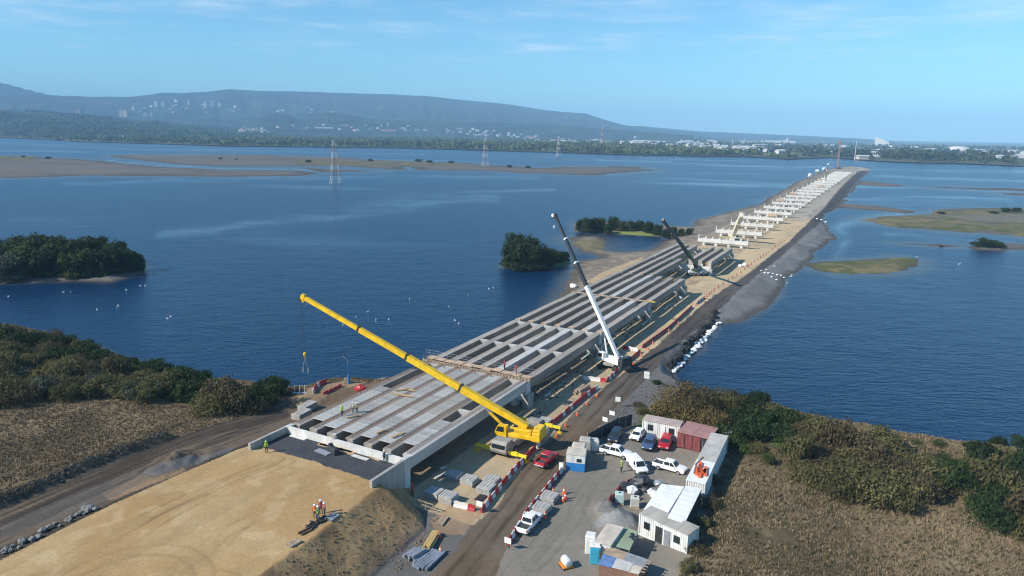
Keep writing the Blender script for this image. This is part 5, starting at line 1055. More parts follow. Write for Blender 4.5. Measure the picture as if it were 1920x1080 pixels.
for q, (x, y, l) in enumerate(((1243, 509, 'pinkish material pile by the far road'), (1388, 500, 'small white heap beside the far road edge'), (1396, 498, 'small pale heap by the road delineators'))): lump('material_pile', l, 'pile', PG(x, y), 1.0, M_bagw if q else M_woodg, 1, .6, None, 70+q)
# riprap: dark blocks above, white geotextile bags at the water
M_blk = mat('black_rock', (.03, .03, .032), .9, .4, 2.); M_grk = mat('grey_rock', (.22, .22, .21), .9, .25, 1.5)
bank = [(1346, 598), (1322, 627), (1296, 652), (1275, 676), (1257, 694)]
def along_px(pts, k): f = k*(len(pts)-1); i = min(int(f), len(pts)-2); return tuple(np.array(pts[i])+(np.array(pts[i+1])-np.array(pts[i]))*(f-i))
for q in range(44):
    x, y = along_px(bank, (q+.5)/44); x += rnd.uniform(-6, 3)-4; y += rnd.uniform(-4, 3)-4; p = PG(x, y); lump('riprap_rock', 'black riprap block on the slope below the haul road', 'rock', (p.x, p.y, p.z-.1), rnd.uniform(.6, 1.15), M_blk, 1, .8, 'black riprap blocks', 100+q)
for q in range(34):
    x, y = along_px(bank, (q+.5)/34); x += rnd.uniform(-1, 3)+3; y += rnd.uniform(-2, 3)+4; p = PG(x, y); lump('geotextile_bag', 'white geotextile bag at the water edge below the riprap', 'geotextile bag', (p.x, p.y, max(p.z, WZ)-.05), rnd.uniform(.5, .95), M_bagw, 1, .5, 'white geotextile bags', 160+q)
for q in range(26):
    x, y = along_px([(2, 1040), (40, 1022), (90, 995), (130, 975), (165, 958), (178, 953)], (q+.5)/26); x += rnd.uniform(-4, 4); y += rnd.uniform(-4, 4); p = PG(x, y); lump('edge_rock', 'grey angular rock along the left toe of the fill', 'rock', p, rnd.uniform(.22, .48), M_grk, 1, .7, 'rocks along the fill', 200+q)
# clods and rubble: far too many to count
def rubble(name, poly, n, rmin, rmax, mm, z=0., seed=1, keep=None):
    rg = np.random.default_rng(seed); xs = [p[0] for p in poly]; ys = [p[1] for p in poly]; V = []; Fc = []; c = 0; k = 0
    base = np.array([(1, 0, 0), (-1, 0, 0), (0, 1, 0), (0, -1, 0), (0, 0, 1), (0, 0, -1)], float); fc = np.array([(0, 2, 4), (2, 1, 4), (1, 3, 4), (3, 0, 4), (2, 0, 5), (1, 2, 5), (3, 1, 5), (0, 3, 5)])
    X = rg.uniform(min(xs), max(xs), n*6); Y = rg.uniform(min(ys), max(ys), n*6); ok = inpoly(X, Y, poly)
    for x, y in zip(X[ok][:n], Y[ok][:n]):
        p = PG(x, y) if z == 0 else None
        if p is None: w_ = P(x, y, z); p = Vector((w_[0], w_[1], hgt(w_[0], w_[1])))
        r = rmin*(rmax/rmin)**(rg.random()**2.2); v = base*r*rg.uniform(.6, 1.2, (6, 1)); a = rg.uniform(0, 6.3); ca, sa_ = math.cos(a), math.sin(a)
        v = np.stack([v[:, 0]*ca-v[:, 1]*sa_, v[:, 0]*sa_+v[:, 1]*ca, v[:, 2]*.8], 1)+np.array(p); V.append(v); Fc.append(fc+c); c += 6
    return tag(link(name, npmesh(name, np.concatenate(V), np.concatenate(Fc), mm)), kind='stuff')
M_clod = mat('clay_clod', (.20, .14, .085), .95, .45, .8, world=True)
rubble('slope_rubble', [(500, 1075), (600, 1000), (715, 915), (760, 930), (815, 965), (780, 1010), (735, 1080), (690, 1140), (420, 1140)], 1700, .04, .2, M_clod, 0, 5)
rubble('toe_rubble', [(815, 960), (835, 975), (805, 1010), (760, 1070), (735, 1075), (790, 1005)], 160, .06, .3, M_clod, 0, 6)
rubble('bank_rubble', [(1215, 712), (1262, 702), (1290, 730), (1235, 775), (1190, 800), (1140, 800), (1165, 765)], 520, .06, .4, mat('slate_rock', (.12, .118, .112), .9, .35, .6, world=True), 0, 7)
rubble('berm_rubble', [(0, 955), (100, 910), (200, 868), (305, 830), (300, 820), (190, 858), (90, 900), (0, 940)], 260, .08, .4, mat('dark_clod', (.06, .055, .05), .95, .3, 1.), 0, 8)
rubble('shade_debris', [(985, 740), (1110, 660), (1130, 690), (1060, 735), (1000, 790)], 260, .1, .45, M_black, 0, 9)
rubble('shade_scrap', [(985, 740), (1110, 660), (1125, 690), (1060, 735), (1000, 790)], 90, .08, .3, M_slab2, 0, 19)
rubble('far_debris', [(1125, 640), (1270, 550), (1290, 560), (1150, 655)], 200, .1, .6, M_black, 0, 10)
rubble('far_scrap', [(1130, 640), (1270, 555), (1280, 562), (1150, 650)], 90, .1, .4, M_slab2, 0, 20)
rubble('causeway_clutter', [(1560, 316), (1600, 314), (1618, 320), (1590, 332), (1570, 336), (1545, 345)], 260, .4, 1.6, mat('pale_clutter', (.42, .38, .33), .9, .5, .3, world=True), 0, 12)
# sheet piles on the far left edge of the causeway
for q, (x, y, l) in enumerate(((1519, 331, 'white bulk heap at the left causeway edge, nearest'), (1532, 323, 'white bulk heap at the left causeway edge, middle'), (1545, 319, 'white bulk heap at the left causeway edge, farthest'))): lump('bulk_heap', l, 'heap', PG(x, y), 3.2, M_bagw, 1, .8, None, 80+q)
# left edge odds and ends: lamp, ladder frame, concrete blocks
t = thing('work_lamp', 'blue post lamp with a bent grey arm at the river edge', 'lamp post', PG(654, 719), 0); m = MB(); m.tube((0, 0, 0), (0, 0, 1.8), .28, n=8); m.build('base', P_blue, t); m = MB(); m.tube((0, 0, 1.8), (0, 0, 4.2), .10, n=6); m.build('post', P_blue, t); m = MB(); m.tube((0, 0, 4.2), (-.5, 0, 5.2), .07, n=6); m.tube((-.5, 0, 5.2), (-1.1, 0, 5.6), .09, n=6); m.build('lamp_arm', M_steel, t)
t = thing('mast_pole', 'thin dark mast beside the blue lamp', 'pole', PG(650, 718)); m = MB(); m.tube((0, 0, 0), (0, 0, 7), .06, .03, 5); m.build('mast', M_black, t); m = MB(); m.box((0, 0, .5), (.9, .9, 1.), bev=.1); m.build('footing', M_woodg, t)
t = thing('pipe_stand', 'small white pipe frame at the water edge under the hook', 'frame', PG(562, 738))
for e in (-.9, 0, .9): m = MB(); m.tube((e, 0, 0), (e, 0, 1.6), .05, n=5); m.tube((e, 0, 1.6), (e+.5, .2, 1.5), .05, n=5); m.build('pipe', P_wht, t)
m = MB(); m.box((0, 0, .1), (2.6, .6, .15)); m.build('base', M_slab2, t)
for q, (x, y, l) in enumerate(((566, 783, 'grey concrete slab block left of the abutment, nearer one'), (577, 768, 'grey concrete slab block left of the abutment, farther one'))):
    m = MB(); m.box((0, 0, .55), (3.2, 1.8, 1.1), bev=.05); tag(m.build('concrete_block', M_conc, None, PG(x, y), BA+.1), l, 'block')
# ------------------------------------------------------------------ people
def person_mesh(pose, seed):
    import bmesh
    J = {'pel': (0, 0, .95), 'chest': (0, .0, 1.28), 'neck': (0, 0, 1.47), 'head': (0, .02, 1.62), 'top': (0, .01, 1.72)}; Rr = {'pel': .15, 'chest': .165, 'neck': .065, 'head': .10, 'top': .08}
    E_ = [('pel', 'chest'), ('chest', 'neck'), ('neck', 'head'), ('head', 'top')]
    for s, e in (('l', -1), ('r', 1)):
        J['hip'+s] = (e*.10, 0, .88); J['kn'+s] = (e*.12, .02+.03*e*pose.get('stride', 0), .48); J['an'+s] = (e*.13, -.02+.12*e*pose.get('stride', 0), .09); J['toe'+s] = (e*.15, .16+.12*e*pose.get('stride', 0), .05)
        J['sh'+s] = (e*.19, 0, 1.40); b = pose.get('arm'+s, (.08, .02, -.28)); c = pose.get('fore'+s, (.02, .12, -.24)); J['el'+s] = (e*(.19+b[0]), b[1], 1.40+b[2]); J['wr'+s] = (e*(.19+b[0]+c[0]), b[1]+c[1], 1.40+b[2]+c[2]); J['ha'+s] = (e*(.19+b[0]+c[0]*1.25), b[1]+c[1]*1.35, 1.40+b[2]+c[2]*1.3)
        Rr.update({'hip'+s: .105, 'kn'+s: .07, 'an'+s: .05, 'toe'+s: .045, 'sh'+s: .072, 'el'+s: .05, 'wr'+s: .036, 'ha'+s: .04})
        E_ += [('pel', 'hip'+s), ('hip'+s, 'kn'+s), ('kn'+s, 'an'+s), ('an'+s, 'toe'+s), ('chest', 'sh'+s), ('sh'+s, 'el'+s), ('el'+s, 'wr'+s), ('wr'+s, 'ha'+s)]
    names = list(J); me = bpy.data.meshes.new('body'); me.from_pydata([J[n] for n in names], [(names.index(a), names.index(b)) for a, b in E_], []); o = bpy.data.objects.new('tmp', me); COL.objects.link(o)
    md = o.modifiers.new('s', 'SKIN'); o.modifiers.new('d', 'SUBSURF').levels = 1
    for i, n in enumerate(names): v = me.skin_vertices[0].data[i]; v.radius = (Rr[n], Rr[n]*(.72 if n in ('chest', 'pel') else 1)); v.use_root = n == 'pel'
    dg = bpy.context.evaluated_depsgraph_get(); ev = o.evaluated_get(dg); r = bpy.data.meshes.new_from_object(ev); bpy.data.objects.remove(o)
    V = np.array([v.co[:] for v in r.vertices]); Fc = [tuple(p.vertices) for p in r.polygons]; bpy.data.meshes.remove(r)
    m = MB(); m.add(V, Fc); n0 = len(Fc)
    for s, e in (('l', -1), ('r', 1)):                       # fingers and thumb, slightly curled
        hpt = Vector(J['ha'+s]); d = (hpt-Vector(J['wr'+s])).normalized(); sd_ = d.cross(Vector((0, 1, 0))).normalized() if abs(d.y) < .95 else Vector((1, 0, 0))
        for k, l in enumerate((.075, .085, .08, .06)): q = hpt+sd_*(k-1.5)*.02+d*.03; mid_ = q+d*l*.55; m.tube(q, mid_, .010, .009, 5); m.tube(mid_, mid_+(d*.8+Vector((0, .5, 0))).normalized()*l*.5, .009, .007, 5)
        q = hpt-sd_*.035; m.tube(q, q+(d*.6-sd_*.7).normalized()*.06, .011, .008, 5)
    m.sphere((0, .125, 1.615), (.015, .025, .02), 6, 4)       # nose, eyes, mouth, ears
    for e in (-1, 1): m.sphere((e*.035, .108, 1.64), .011, 6, 4); m.sphere((e*.10, .01, 1.62), (.015, .025, .03), 6, 4)
    m.box((0, .112, 1.575), (.04, .012, .008))
    mi = []
    for f in m.f:
        c = sum((Vector(m.v[i]) for i in f), Vector())/len(f); mi.append(0 if c.z > 1.49 or (abs(c.x) > .22 and (Vector(J['wrl'])-c).length < .16 or (Vector(J['wrr'])-c).length < .16) else (2 if c.z < .11 else 1 if c.z < .98 and abs(c.x) < .24 else 3))
    m.mi = mi
    return m, V, Fc
M_skin = mat('skin', (.36, .20, .13), .6, .05); M_boot = mat('boot_leather', (.04, .03, .025), .7, .1); M_jean = mat('dark_trousers', (.03, .035, .055), .9, .15, 6.); M_jean2 = mat('blue_trousers', (.12, .15, .24), .9, .15, 6.); M_shirt = mat('grey_shirt', (.22, .22, .23), .9, .1, 6.)
H_y = mat('hi_vis_yellow', (.50, .72, .04), .7, .06); H_o = mat('hi_vis_orange', (.80, .16, .03), .7, .06); H_r = mat('hi_vis_red', (.60, .05, .04), .7, .06); M_refl = mat('reflective_tape', (.6, .6, .58), .4, .05); M_hel = mat('white_helmet', (.8, .8, .8), .3, .03)
POSES = [dict(), dict(armr=(.06, .1, -.25), forer=(-.12, .2, -.02)), dict(stride=1.), dict(arml=(.12, .06, -.24), forel=(-.16, .2, .02), armr=(.12, .06, -.24), forer=(-.16, .2, .02))]
def person(px, py, z, face, label, vest, trousers, pose=0, helmet=None, shirt=None, group=None):
    if z is None: g = PG(px, py)
    else: w_ = P(px, py, z); g = Vector((w_[0], w_[1], z if z == DZ or z > 4.8 else hgt(w_[0], w_[1])))
    t = thing('person', label, 'person', g, face, group); m, V, Fc = person_mesh(POSES[pose], 1)
    m.build('body', [M_skin, trousers, M_boot, shirt or M_shirt], t, smooth=True)
    tor = [f for f in Fc if all(.90 < V[i][2] < 1.46 and abs(V[i][0]) < .20 for i in f)]; used = sorted({i for f in tor for i in f}); mp = {i: k for k, i in enumerate(used)}; c = np.array([0, 0])
    vv = [(V[i][0]*1.10, V[i][1]*1.16, V[i][2]) for i in used]; b_ = MB(); b_.add(vv, [tuple(mp[i] for i in f) for f in tor]); ve = b_.build('vest', vest, t, smooth=True)
    m = MB(); m.tube((0, 0, 1.10), (0, 0, 1.145), .215, n=12, caps=False); o = m.build('reflective_band', M_refl, ve); o.scale = (.86, .68, 1)
    m = MB(); m.sphere((0, .01, 1.68), (.135, .15, .115), 12, 8); m.tube((0, .03, 1.665), (0, .03, 1.685), .165, n=12); m.build('helmet', helmet or M_hel, t, smooth=True)
    return t
person(500, 849, 4.2, .8, 'worker in a yellow vest standing alone near the left wing wall', H_y, M_jean, 0, H_y, H_y)
for x, y, f, l, v, tr, po in ((591, 971, .2, 'worker in an orange vest, left of the group of four', H_o, M_jean, 1), (597, 974, 1.2, 'worker in a lime vest and blue jeans in front of the group', H_y, M_jean2, 3), (602, 962, 3.4, 'worker in a dark top and red vest at the back of the group', H_r, M_jean, 0), (609, 967, 2.2, 'worker in a red vest, right of the group of four', H_r, M_jean2, 3)): person(x, y, 4.2, f, l, v, tr, po, None, v if po == 1 else None, 'group of four workers')
person(642, 780, DZ+.12, 1.0, 'worker in a lime vest on the deck, left of the three', H_y, M_jean, 0, H_y, H_y, 'three workers on the deck'); person(662, 774, DZ+.12, 2., 'worker in a pale yellow vest on the deck, middle of three', mat('pale_yellow', (.62, .66, .35), .8, .05), M_jean, 1, None, None, 'three workers on the deck'); person(669, 774, DZ+.12, 4., 'worker in a pale yellow jacket on the deck, right of three', mat('pale_yellow', (.6, .6, .3)), M_jean, 3, None, None, 'three workers on the deck')
person(1165, 885, None, .5, 'worker in a yellow vest walking beside the white van', H_y, M_jean, 2, H_y)
person(630, 836, 4.1, 2.6, 'worker in grey leaning by the abutment back wall', M_shirt, M_jean, 3); person(721, 868, 4.1, 1., 'worker in dark clothes at the right end of the gravel', M_black, M_jean, 1)
person(774, 931, None, 2.5, 'worker in red on the steps beside the wing wall', H_r, M_jean, 2, H_r, H_r)
person(946, 694, DZ+.68, 1., 'worker in red on the timber platform, left of two', H_r, M_jean, 0, H_r, H_r); person(968, 702, DZ+.68, 1.5, 'worker in red on the timber platform, right of two', H_r, M_jean, 3, H_r, H_r)
# ------------------------------------------------------------------ water birds
bm_ = MB(); bm_.sphere((0, 0, .22), (.62, .34, .30), 8, 6); bm_.tube((.45, 0, .3), (.62, 0, .95), .09, .06, 6); bm_.sphere((.72, 0, .98), (.14, .07, .08), 6, 4); bm_.tube((-.45, 0, .32), (-.85, 0, .42), .16, .03, 6); bmesh_ = bm_.mesh('swan', mat('white_feathers', (.80, .80, .80), .8, .03), True)
BIRDS = [(16, 556), (119, 548), (132, 548), (237, 544), (263, 536), (272, 536), (182, 581), (219, 577), (222, 573), (314, 598), (320, 594), (667, 595), (643, 609), (705, 599), (729, 599), (768, 561), (842, 575), (853, 601), (860, 607), (917, 542), (925, 540), (690, 585), (877, 553), (705, 603), (1797, 496), (1719, 482), (1800, 494), (637, 602), (1485, 516), (1475, 531)]
for q, (x, y) in enumerate(BIRDS):
    g = P(x, y, WZ); o = link('water_bird', bmesh_, None, (g[0], g[1], WZ-.04), rnd.uniform(0, 6.3)); o.scale = (.44,)*3
    tag(o, 'white bird floating on the %s water, %s by distance from the camera' % ('right-hand' if x > 1400 else 'left-hand', nth(sorted(range(len(BIRDS)), key=lambda i: -BIRDS[i][1]).index(q))), 'bird', 'white birds on the river')
# ------------------------------------------------------------------ vegetation
def crown_mesh(name, lobes, n, size, mm, seed, droop=0., el=1.3):
    rg = np.random.default_rng(seed); lobes = np.array(lobes, float); w_ = lobes[:, 3]*lobes[:, 4]+lobes[:, 3]*lobes[:, 5]; li = rg.choice(len(lobes), n, p=w_/w_.sum()); Lb = lobes[li]
    d = rg.normal(size=(n, 3)); d /= np.linalg.norm(d, axis=1)[:, None]; d[:, 2] = np.where((d[:, 2] < -.3) & (rg.random(n) < .7), -d[:, 2], d[:, 2])
    r = np.where(rg.random(n) < .70, rg.uniform(.84, 1.12, n), rg.uniform(.45, .9, n)); r = np.where(rg.random(n) < .10, rg.uniform(1.1, 1.38, n), r); lum = 1+.22*np.sin(d[:, 0]*7+seed)*np.sin(d[:, 1]*6+1)*np.cos(d[:, 2]*5)
    c = Lb[:, :3]+d*Lb[:, 3:6]*(r*lum)[:, None]; c[:, 2] -= droop*(1-np.abs(d[:, 2]))*rg.random(n)*.6; c[:, 2] = np.maximum(c[:, 2], .03)
    nr = d+rg.normal(size=(n, 3))*.62; nr /= np.linalg.norm(nr, axis=1)[:, None]
    t = np.cross(nr, rg.normal(size=(n, 3))); t /= np.linalg.norm(t, axis=1)[:, None]
    if droop: t = t*.35+np.array([0, 0, -1.]); t -= nr*(t*nr).sum(1)[:, None]; t /= np.linalg.norm(t, axis=1)[:, None]
    b = np.cross(nr, t); s = size*rg.uniform(.5, 1.35, n)[:, None]
    V = np.stack([c-t*s*el, c+b*s*.62-t*s*.1, c+t*s*el*.9, c-b*s*.62+t*s*.15], 1).reshape(-1, 3)
    return npmesh(name, V, np.arange(4*n).reshape(n, 4), mm)
def trunk_mesh(name, h, sp, n, seed, r=.1):
    rg = random.Random(seed); m = MB()
    for i in range(n):
        a = rg.uniform(0, 6.3); q = rg.uniform(.3, 1)*sp; p1 = Vector((math.cos(a)*q*.5, math.sin(a)*q*.5, h*.5)); m.tube((rg.uniform(-.1, .1), rg.uniform(-.1, .1), -.3), p1, r, r*.6, 5, False); m.tube(p1, (math.cos(a)*q, math.sin(a)*q, h*rg.uniform(.75, 1)), r*.6, r*.2, 5, False)
    return m.mesh(name, mat('bark', (.09, .07, .05), .95, .3, 3.))
L_olive = leafmat('leaf_olive', (.092, .09, .034), (.18, .158, .068), .35); L_dark = leafmat('leaf_dark_green', (.018, .036, .012), (.048, .076, .022), .35); L_brown = leafmat('leaf_brown', (.082, .066, .034), (.145, .115, .06), .3); L_green = leafmat('leaf_fresh_green', (.040, .068, .016), (.085, .12, .03), .35); L_grey = leafmat('leaf_grey_green', (.045, .058, .036), (.11, .12, .08), .3); L_tree = leafmat('leaf_tree', (.026, .046, .013), (.075, .098, .026), .35); L_gold = leafmat('leaf_golden_brown', (.13, .095, .032), (.19, .145, .055))
def lobes_shrub(seed, R_, H_, n):
    rg = random.Random(seed); o = [(0, 0, H_*.42, R_*.72, R_*.72, H_*.5)]
    for i in range(n): a = i*2.4+rg.uniform(-.4, .4); q = R_*rg.uniform(.35, .75); o.append((math.cos(a)*q, math.sin(a)*q, H_*rg.uniform(.18, .74), R_*rg.uniform(.18, .46), R_*rg.uniform(.18, .46), H_*rg.uniform(.14, .34)))
    return o
SPEC = {'olive': (L_olive, 2400, .17, .9), 'dark': (L_dark, 2400, .18, .1), 'brown': (L_brown, 2400, .15, .9), 'green': (L_green, 1300, .15, .2), 'grey': (L_grey, 1700, .17, .3), 'gold': (L_gold, 1900, .14, 1.)}
PRO = {}
for k, (mm, n, s, dr) in SPEC.items(): PRO[k] = [(crown_mesh('crown', lobes_shrub(i*7+len(k)*31, 2.5+.35*i, 3.5-.3*(i % 3), 15), n, s, mm, i+3, dr), trunk_mesh('trunk', 2.2, 1.2, 6, i)) for i in range(5)]
TPRO = {}
for k, mm in (('tree', L_tree), ('dark', L_dark), ('grey', L_grey), ('green', L_green)):
    TPRO[k] = [(crown_mesh('crown', [(x, y, z+1.7, a, b, c) for x, y, z, a, b, c in lobes_shrub(i*5+77, 3.7, 6.2, 15)]+[(x, y, z*.6+.2, a*1.15, b*1.15, c*.7) for x, y, z, a, b, c in lobes_shrub(i*5+99, 3.9, 3.6, 8)], 4200, .29, mm, i+20, .15), trunk_mesh('trunk', 6., 1.6, 5, i+30, .2)) for i in range(3)]
def plant(kind, pt, label, group, s=1., sz=None, tree=False):
    q_ = (TPRO if tree else PRO)[kind]; cm, tk = q_[rnd.randrange(len(q_))]; nm, cat = (('island_tree', 'tree') if tree else ('bank_shrub', 'shrub'))
    t = thing(nm, label, cat, pt, rnd.uniform(0, 6.28), group); t.scale = (s*rnd.uniform(.88, 1.2), s*rnd.uniform(.88, 1.2), sz or s); link('crown', cm, t); link('trunk', tk, t); return t
def thicket(polys, rows, xstep, group, place, kindf, size, dx0=0):
    spots = []
    for ri, y in enumerate(rows):
        x = -160+dx0+(ri % 2)*xstep*.5
        while x < 2100:
            xx, yy = x+rnd.uniform(-.3, .3)*xstep, y+rnd.uniform(-6, 6)
            if inpoly(np.array([xx]), np.array([yy]), polys)[0]: spots.append((xx, yy))
            x += xstep
    cnt = {}
    for xx, yy in sorted(spots, key=lambda p: p[0]):
        k = kindf(xx, yy); lo, hi = size(xx, yy); s = rnd.uniform(lo, hi); p = PG(xx, yy)
        if p.z <= WZ+.15: continue
        i = cnt.get(k, 0); cnt[k] = i+1
        plant(k, (p.x, p.y, p.z-.15), '%s %s shrub %s' % (nth(i), {'olive': 'olive', 'dark': 'dark green', 'brown': 'brownish', 'green': 'bright green', 'grey': 'greyish', 'gold': 'golden brown'}[k], place), group, s, s*rnd.uniform(.75, 1.25))
THL = [(-200, 612), (0, 622), (60, 628), (180, 662), (300, 700), (400, 724), (500, 735), (530, 745), (500, 768), (470, 782), (400, 785), (330, 757), (200, 748), (100, 758), (0, 762), (-200, 780)]
random.seed(1); rnd.seed(5)
def kl(x, y):
    e = np.interp(x, [0, 180, 300, 400, 500], [625, 662, 700, 724, 735])
    return rnd.choice(['dark', 'dark', 'dark', 'brown']) if y < e+22 else rnd.choice(['olive', 'olive', 'olive', 'brown', 'grey'] if y > e+45 else ['brown', 'olive', 'dark'])
thicket(THL, [628, 640, 652, 666, 680, 696, 712, 728, 744, 758, 772], 35, 'shrubs of the left bank thicket', 'in the left bank thicket, counted left to right', kl, lambda x, y: (.62, 1.1) if y < 700 else (.72, 1.25))
THR = [(1238, 785), (1250, 757), (1290, 745), (1350, 745), (1410, 757), (1470, 778), (1500, 806), (1560, 822), (1640, 836), (1700, 866), (1770, 880), (1800, 870), (1900, 862), (1960, 870), (2080, 905), (2080, 1075), (1960, 1050), (1900, 1000), (1850, 985), (1810, 965), (1785, 935), (1765, 925), (1710, 956), (1670, 962), (1630, 950), (1560, 928), (1490, 893), (1420, 866), (1372, 850), (1345, 826), (1335, 806), (1290, 800), (1250, 795)]
def kr(x, y):
    if x < 1345: return rnd.choice(['gold', 'gold', 'brown'])
    if x < 1500 and y < 835: return rnd.choice(['dark', 'dark', 'olive'])
    if x < 1480: return rnd.choice(['green', 'olive'])
    if x > 1880 and y > 950: return rnd.choice(['brown', 'olive', 'brown'])
    if x > 1765: return rnd.choice(['dark', 'olive', 'olive', 'brown'] if y < 920 else ['dark', 'green', 'olive'])
    return rnd.choice(['brown', 'olive', 'brown', 'olive', 'olive'])
thicket(THR, [758, 780, 802, 824, 846, 868, 890, 912, 934, 956, 985, 1015, 1045], 43, 'shrubs of the right bank thicket', 'in the right bank thicket, counted left to right', kr, lambda x, y: (.95, 1.2) if x < 1500 and y < 835 else ((.5, .7) if 1380 < x < 1480 else (.62, 1.2)))
for q, (x, y, k, s, l) in enumerate(((1512, 788, 'green', .4, 'bright green bush at the river edge right of the dark thicket'), (1528, 792, 'green', .35, 'second bright green bush at the right river edge'), (1640, 818, 'dark', .35, 'lone small dark bush halfway along the right river edge'), (1716, 832, 'green', .3, 'low green bush by the bare patch of the right bank'), (1870, 836, 'dark', .55, 'dark pointed bush near the right border at the river edge'), (1915, 838, 'dark', .5, 'dark bush at the right border of the photo by the river'), (1760, 836, 'green', .35, 'low fresh bush farther along the right river edge'), (1205, 775, 'olive', .35, 'small weedy bush above the mesh fence'), (1222, 783, 'green', .3, 'low green weeds behind the windowed white cabin'), (1252, 790, 'green', .35, 'green weeds between white cabin and golden shrubs'), (1196, 762, 'brown', .3, 'brown weed clump on the rubble by the signs'), (1232, 720, 'dark', .3, 'dark weed on the rubble near the riprap end'), (1342, 905, 'brown', .4, 'dry bush along the long container, farther one'), (1330, 950, 'brown', .45, 'dry bush along the long container, nearer one'), (1318, 985, 'olive', .4, 'dry olive bush behind the shelter'), (1305, 1035, 'brown', .45, 'dry brown bush right of the front cabin'), (1290, 1070, 'olive', .4, 'dry olive bush at the bottom edge by the yard'), (1375, 840, 'brown', .55, 'dry bush behind the box tank'))):
    p = PG(x, y); plant(k, (p.x, p.y, p.z-.1), l, None, s)
# wooded islands
isl = [(x, y, k, s) for x, y, k, s in ((-60, 515, 'grey', 1.0), (-20, 524, 'grey', .95), (18, 528, 'grey', .95), (45, 522, 'tree', 1.05), (5, 506, 'dark', 1.1), (62, 505, 'dark', 1.15), (85, 522, 'dark', .95), (40, 492, 'dark', 1.05), (100, 505, 'tree', 1.0), (122, 520, 'green', .75), (140, 522, 'tree', .85), (165, 521, 'tree', .9), (190, 519, 'dark', .95), (215, 516, 'dark', .95), (238, 512, 'dark', .85), (256, 508, 'dark', .65), (150, 500, 'tree', 1.0), (185, 496, 'tree', 1.0), (222, 497, 'dark', .95), (115, 488, 'tree', .95), (-30, 488, 'dark', 1.05), (78, 488, 'dark', 1.0))]
for q, (x, y, k, s) in enumerate(sorted(isl)):
    p = P(x, y, WZ); s *= 1.28; plant(k, (p[0], p[1], WZ+.2), '%s tree on the left wooded island, %s counted from the left' % ({'grey': 'greyish', 'dark': 'dark green', 'tree': 'mid green', 'green': 'bright green'}[k], nth(q)), 'trees of the left wooded island', s, s*rnd.uniform(.9, 1.05), True)
for q, (x, y, k, s) in enumerate(((962, 502, 'dark', 1.25), (980, 506, 'dark', 1.3), (1000, 506, 'dark', 1.15), (1018, 503, 'dark', 1.0), (990, 494, 'dark', 1.35), (968, 490, 'dark', 1.3), (1032, 497, 'tree', .75), (1048, 494, 'tree', .6), (1060, 490, 'dark', .5))):
    p = P(x, y, WZ); s *= .98; plant(k, (p[0], p[1], WZ+.1), 'dark tree of the small mid-river island, %s' % ('%s of its taller clump' % nth(q) if q < 6 else '%s of its low right end' % nth(q-6)), 'trees of the mid-river island', s, s*1.05, True)
for q, (x, y, k, s) in enumerate(((1088, 433, 'tree', .8), (1100, 436, 'dark', .95), (1113, 434, 'dark', .95), (1127, 433, 'tree', .85), (1140, 437, 'dark', .6), (1150, 432, 'dark', .9), (1166, 434, 'tree', .7), (1183, 434, 'tree', .7), (1200, 434, 'tree', .72), (1217, 437, 'dark', .8), (1232, 440, 'dark', .7), (1248, 446, 'dark', .6), (1262, 443, 'dark', .6), (1277, 444, 'tree', .55), (1292, 442, 'tree', .5))):
    p = P(x, y, WZ+.4); s *= .98; plant(k, (p[0], p[1], WZ+.4), 'green tree on the spit behind the pond, %s from its left end' % nth(q), 'trees on the spit behind the pond', s, None, True)
for q, (x, y, s) in enumerate(((1832, 464, .7), (1845, 465, .95), (1858, 465, .95), (1870, 466, .7))): p = P(x, y, WZ); plant('dark', (p[0], p[1], WZ+.3), 'dark round bush on the small right islet, %s from the left' % nth(q), 'bushes on the right islet', s*1.25, s*1.3)
for q, (x, y, s, l) in enumerate(((1765, 400, .8, 'small bush at the left tip of the grassy right island'), (1862, 402, .8, 'low bush midway on the grassy right island'), (1885, 399, 1.2, 'larger dark bush on the grassy right island'), (1905, 399, 1.3, 'dark bush near the right border on the grassy island'), (90, 297, 1.6, 'lone dark bush on the far left sandbar'), (44, 295, 1.2, 'low bush left of the lone one on the sandbar'), (1700, 460, .3, 'tiny bush on the thin right shoal'), (1765, 460, .3, 'tiny bush nearer the islet on the thin shoal'), (413, 299, 1.2, 'dark low bush on the long sandbar, left part'), (443, 300, .9, 'dark low bush just right of the left one, long sandbar'), (578, 305, 1.8, 'dark bush on the grassy sandbar left of the pylon'), (695, 303, 1.6, 'dark bush on the grassy sandbar right of the pylon'), (785, 304, 1.9, 'dark bush group on the grassy sandbar, left of two'), (805, 305, 1.8, 'dark bush group on the grassy sandbar, right of two'), (845, 306, 1.5, 'dark bush at the right end of the grassy sandbar'), (955, 314, 1.5, 'bush at the sandbar tip beyond the second pylon'), (990, 315, 1.2, 'last small bush on the sandbar tip'), (1240, 297, 1.6, 'dark scrub on the tiny shoal near the far wood'))):
    p = P(x, y, WZ+.6); plant('dark', (p[0], p[1], hgt(p[0], p[1])-.2), l, None, s, s*.8)
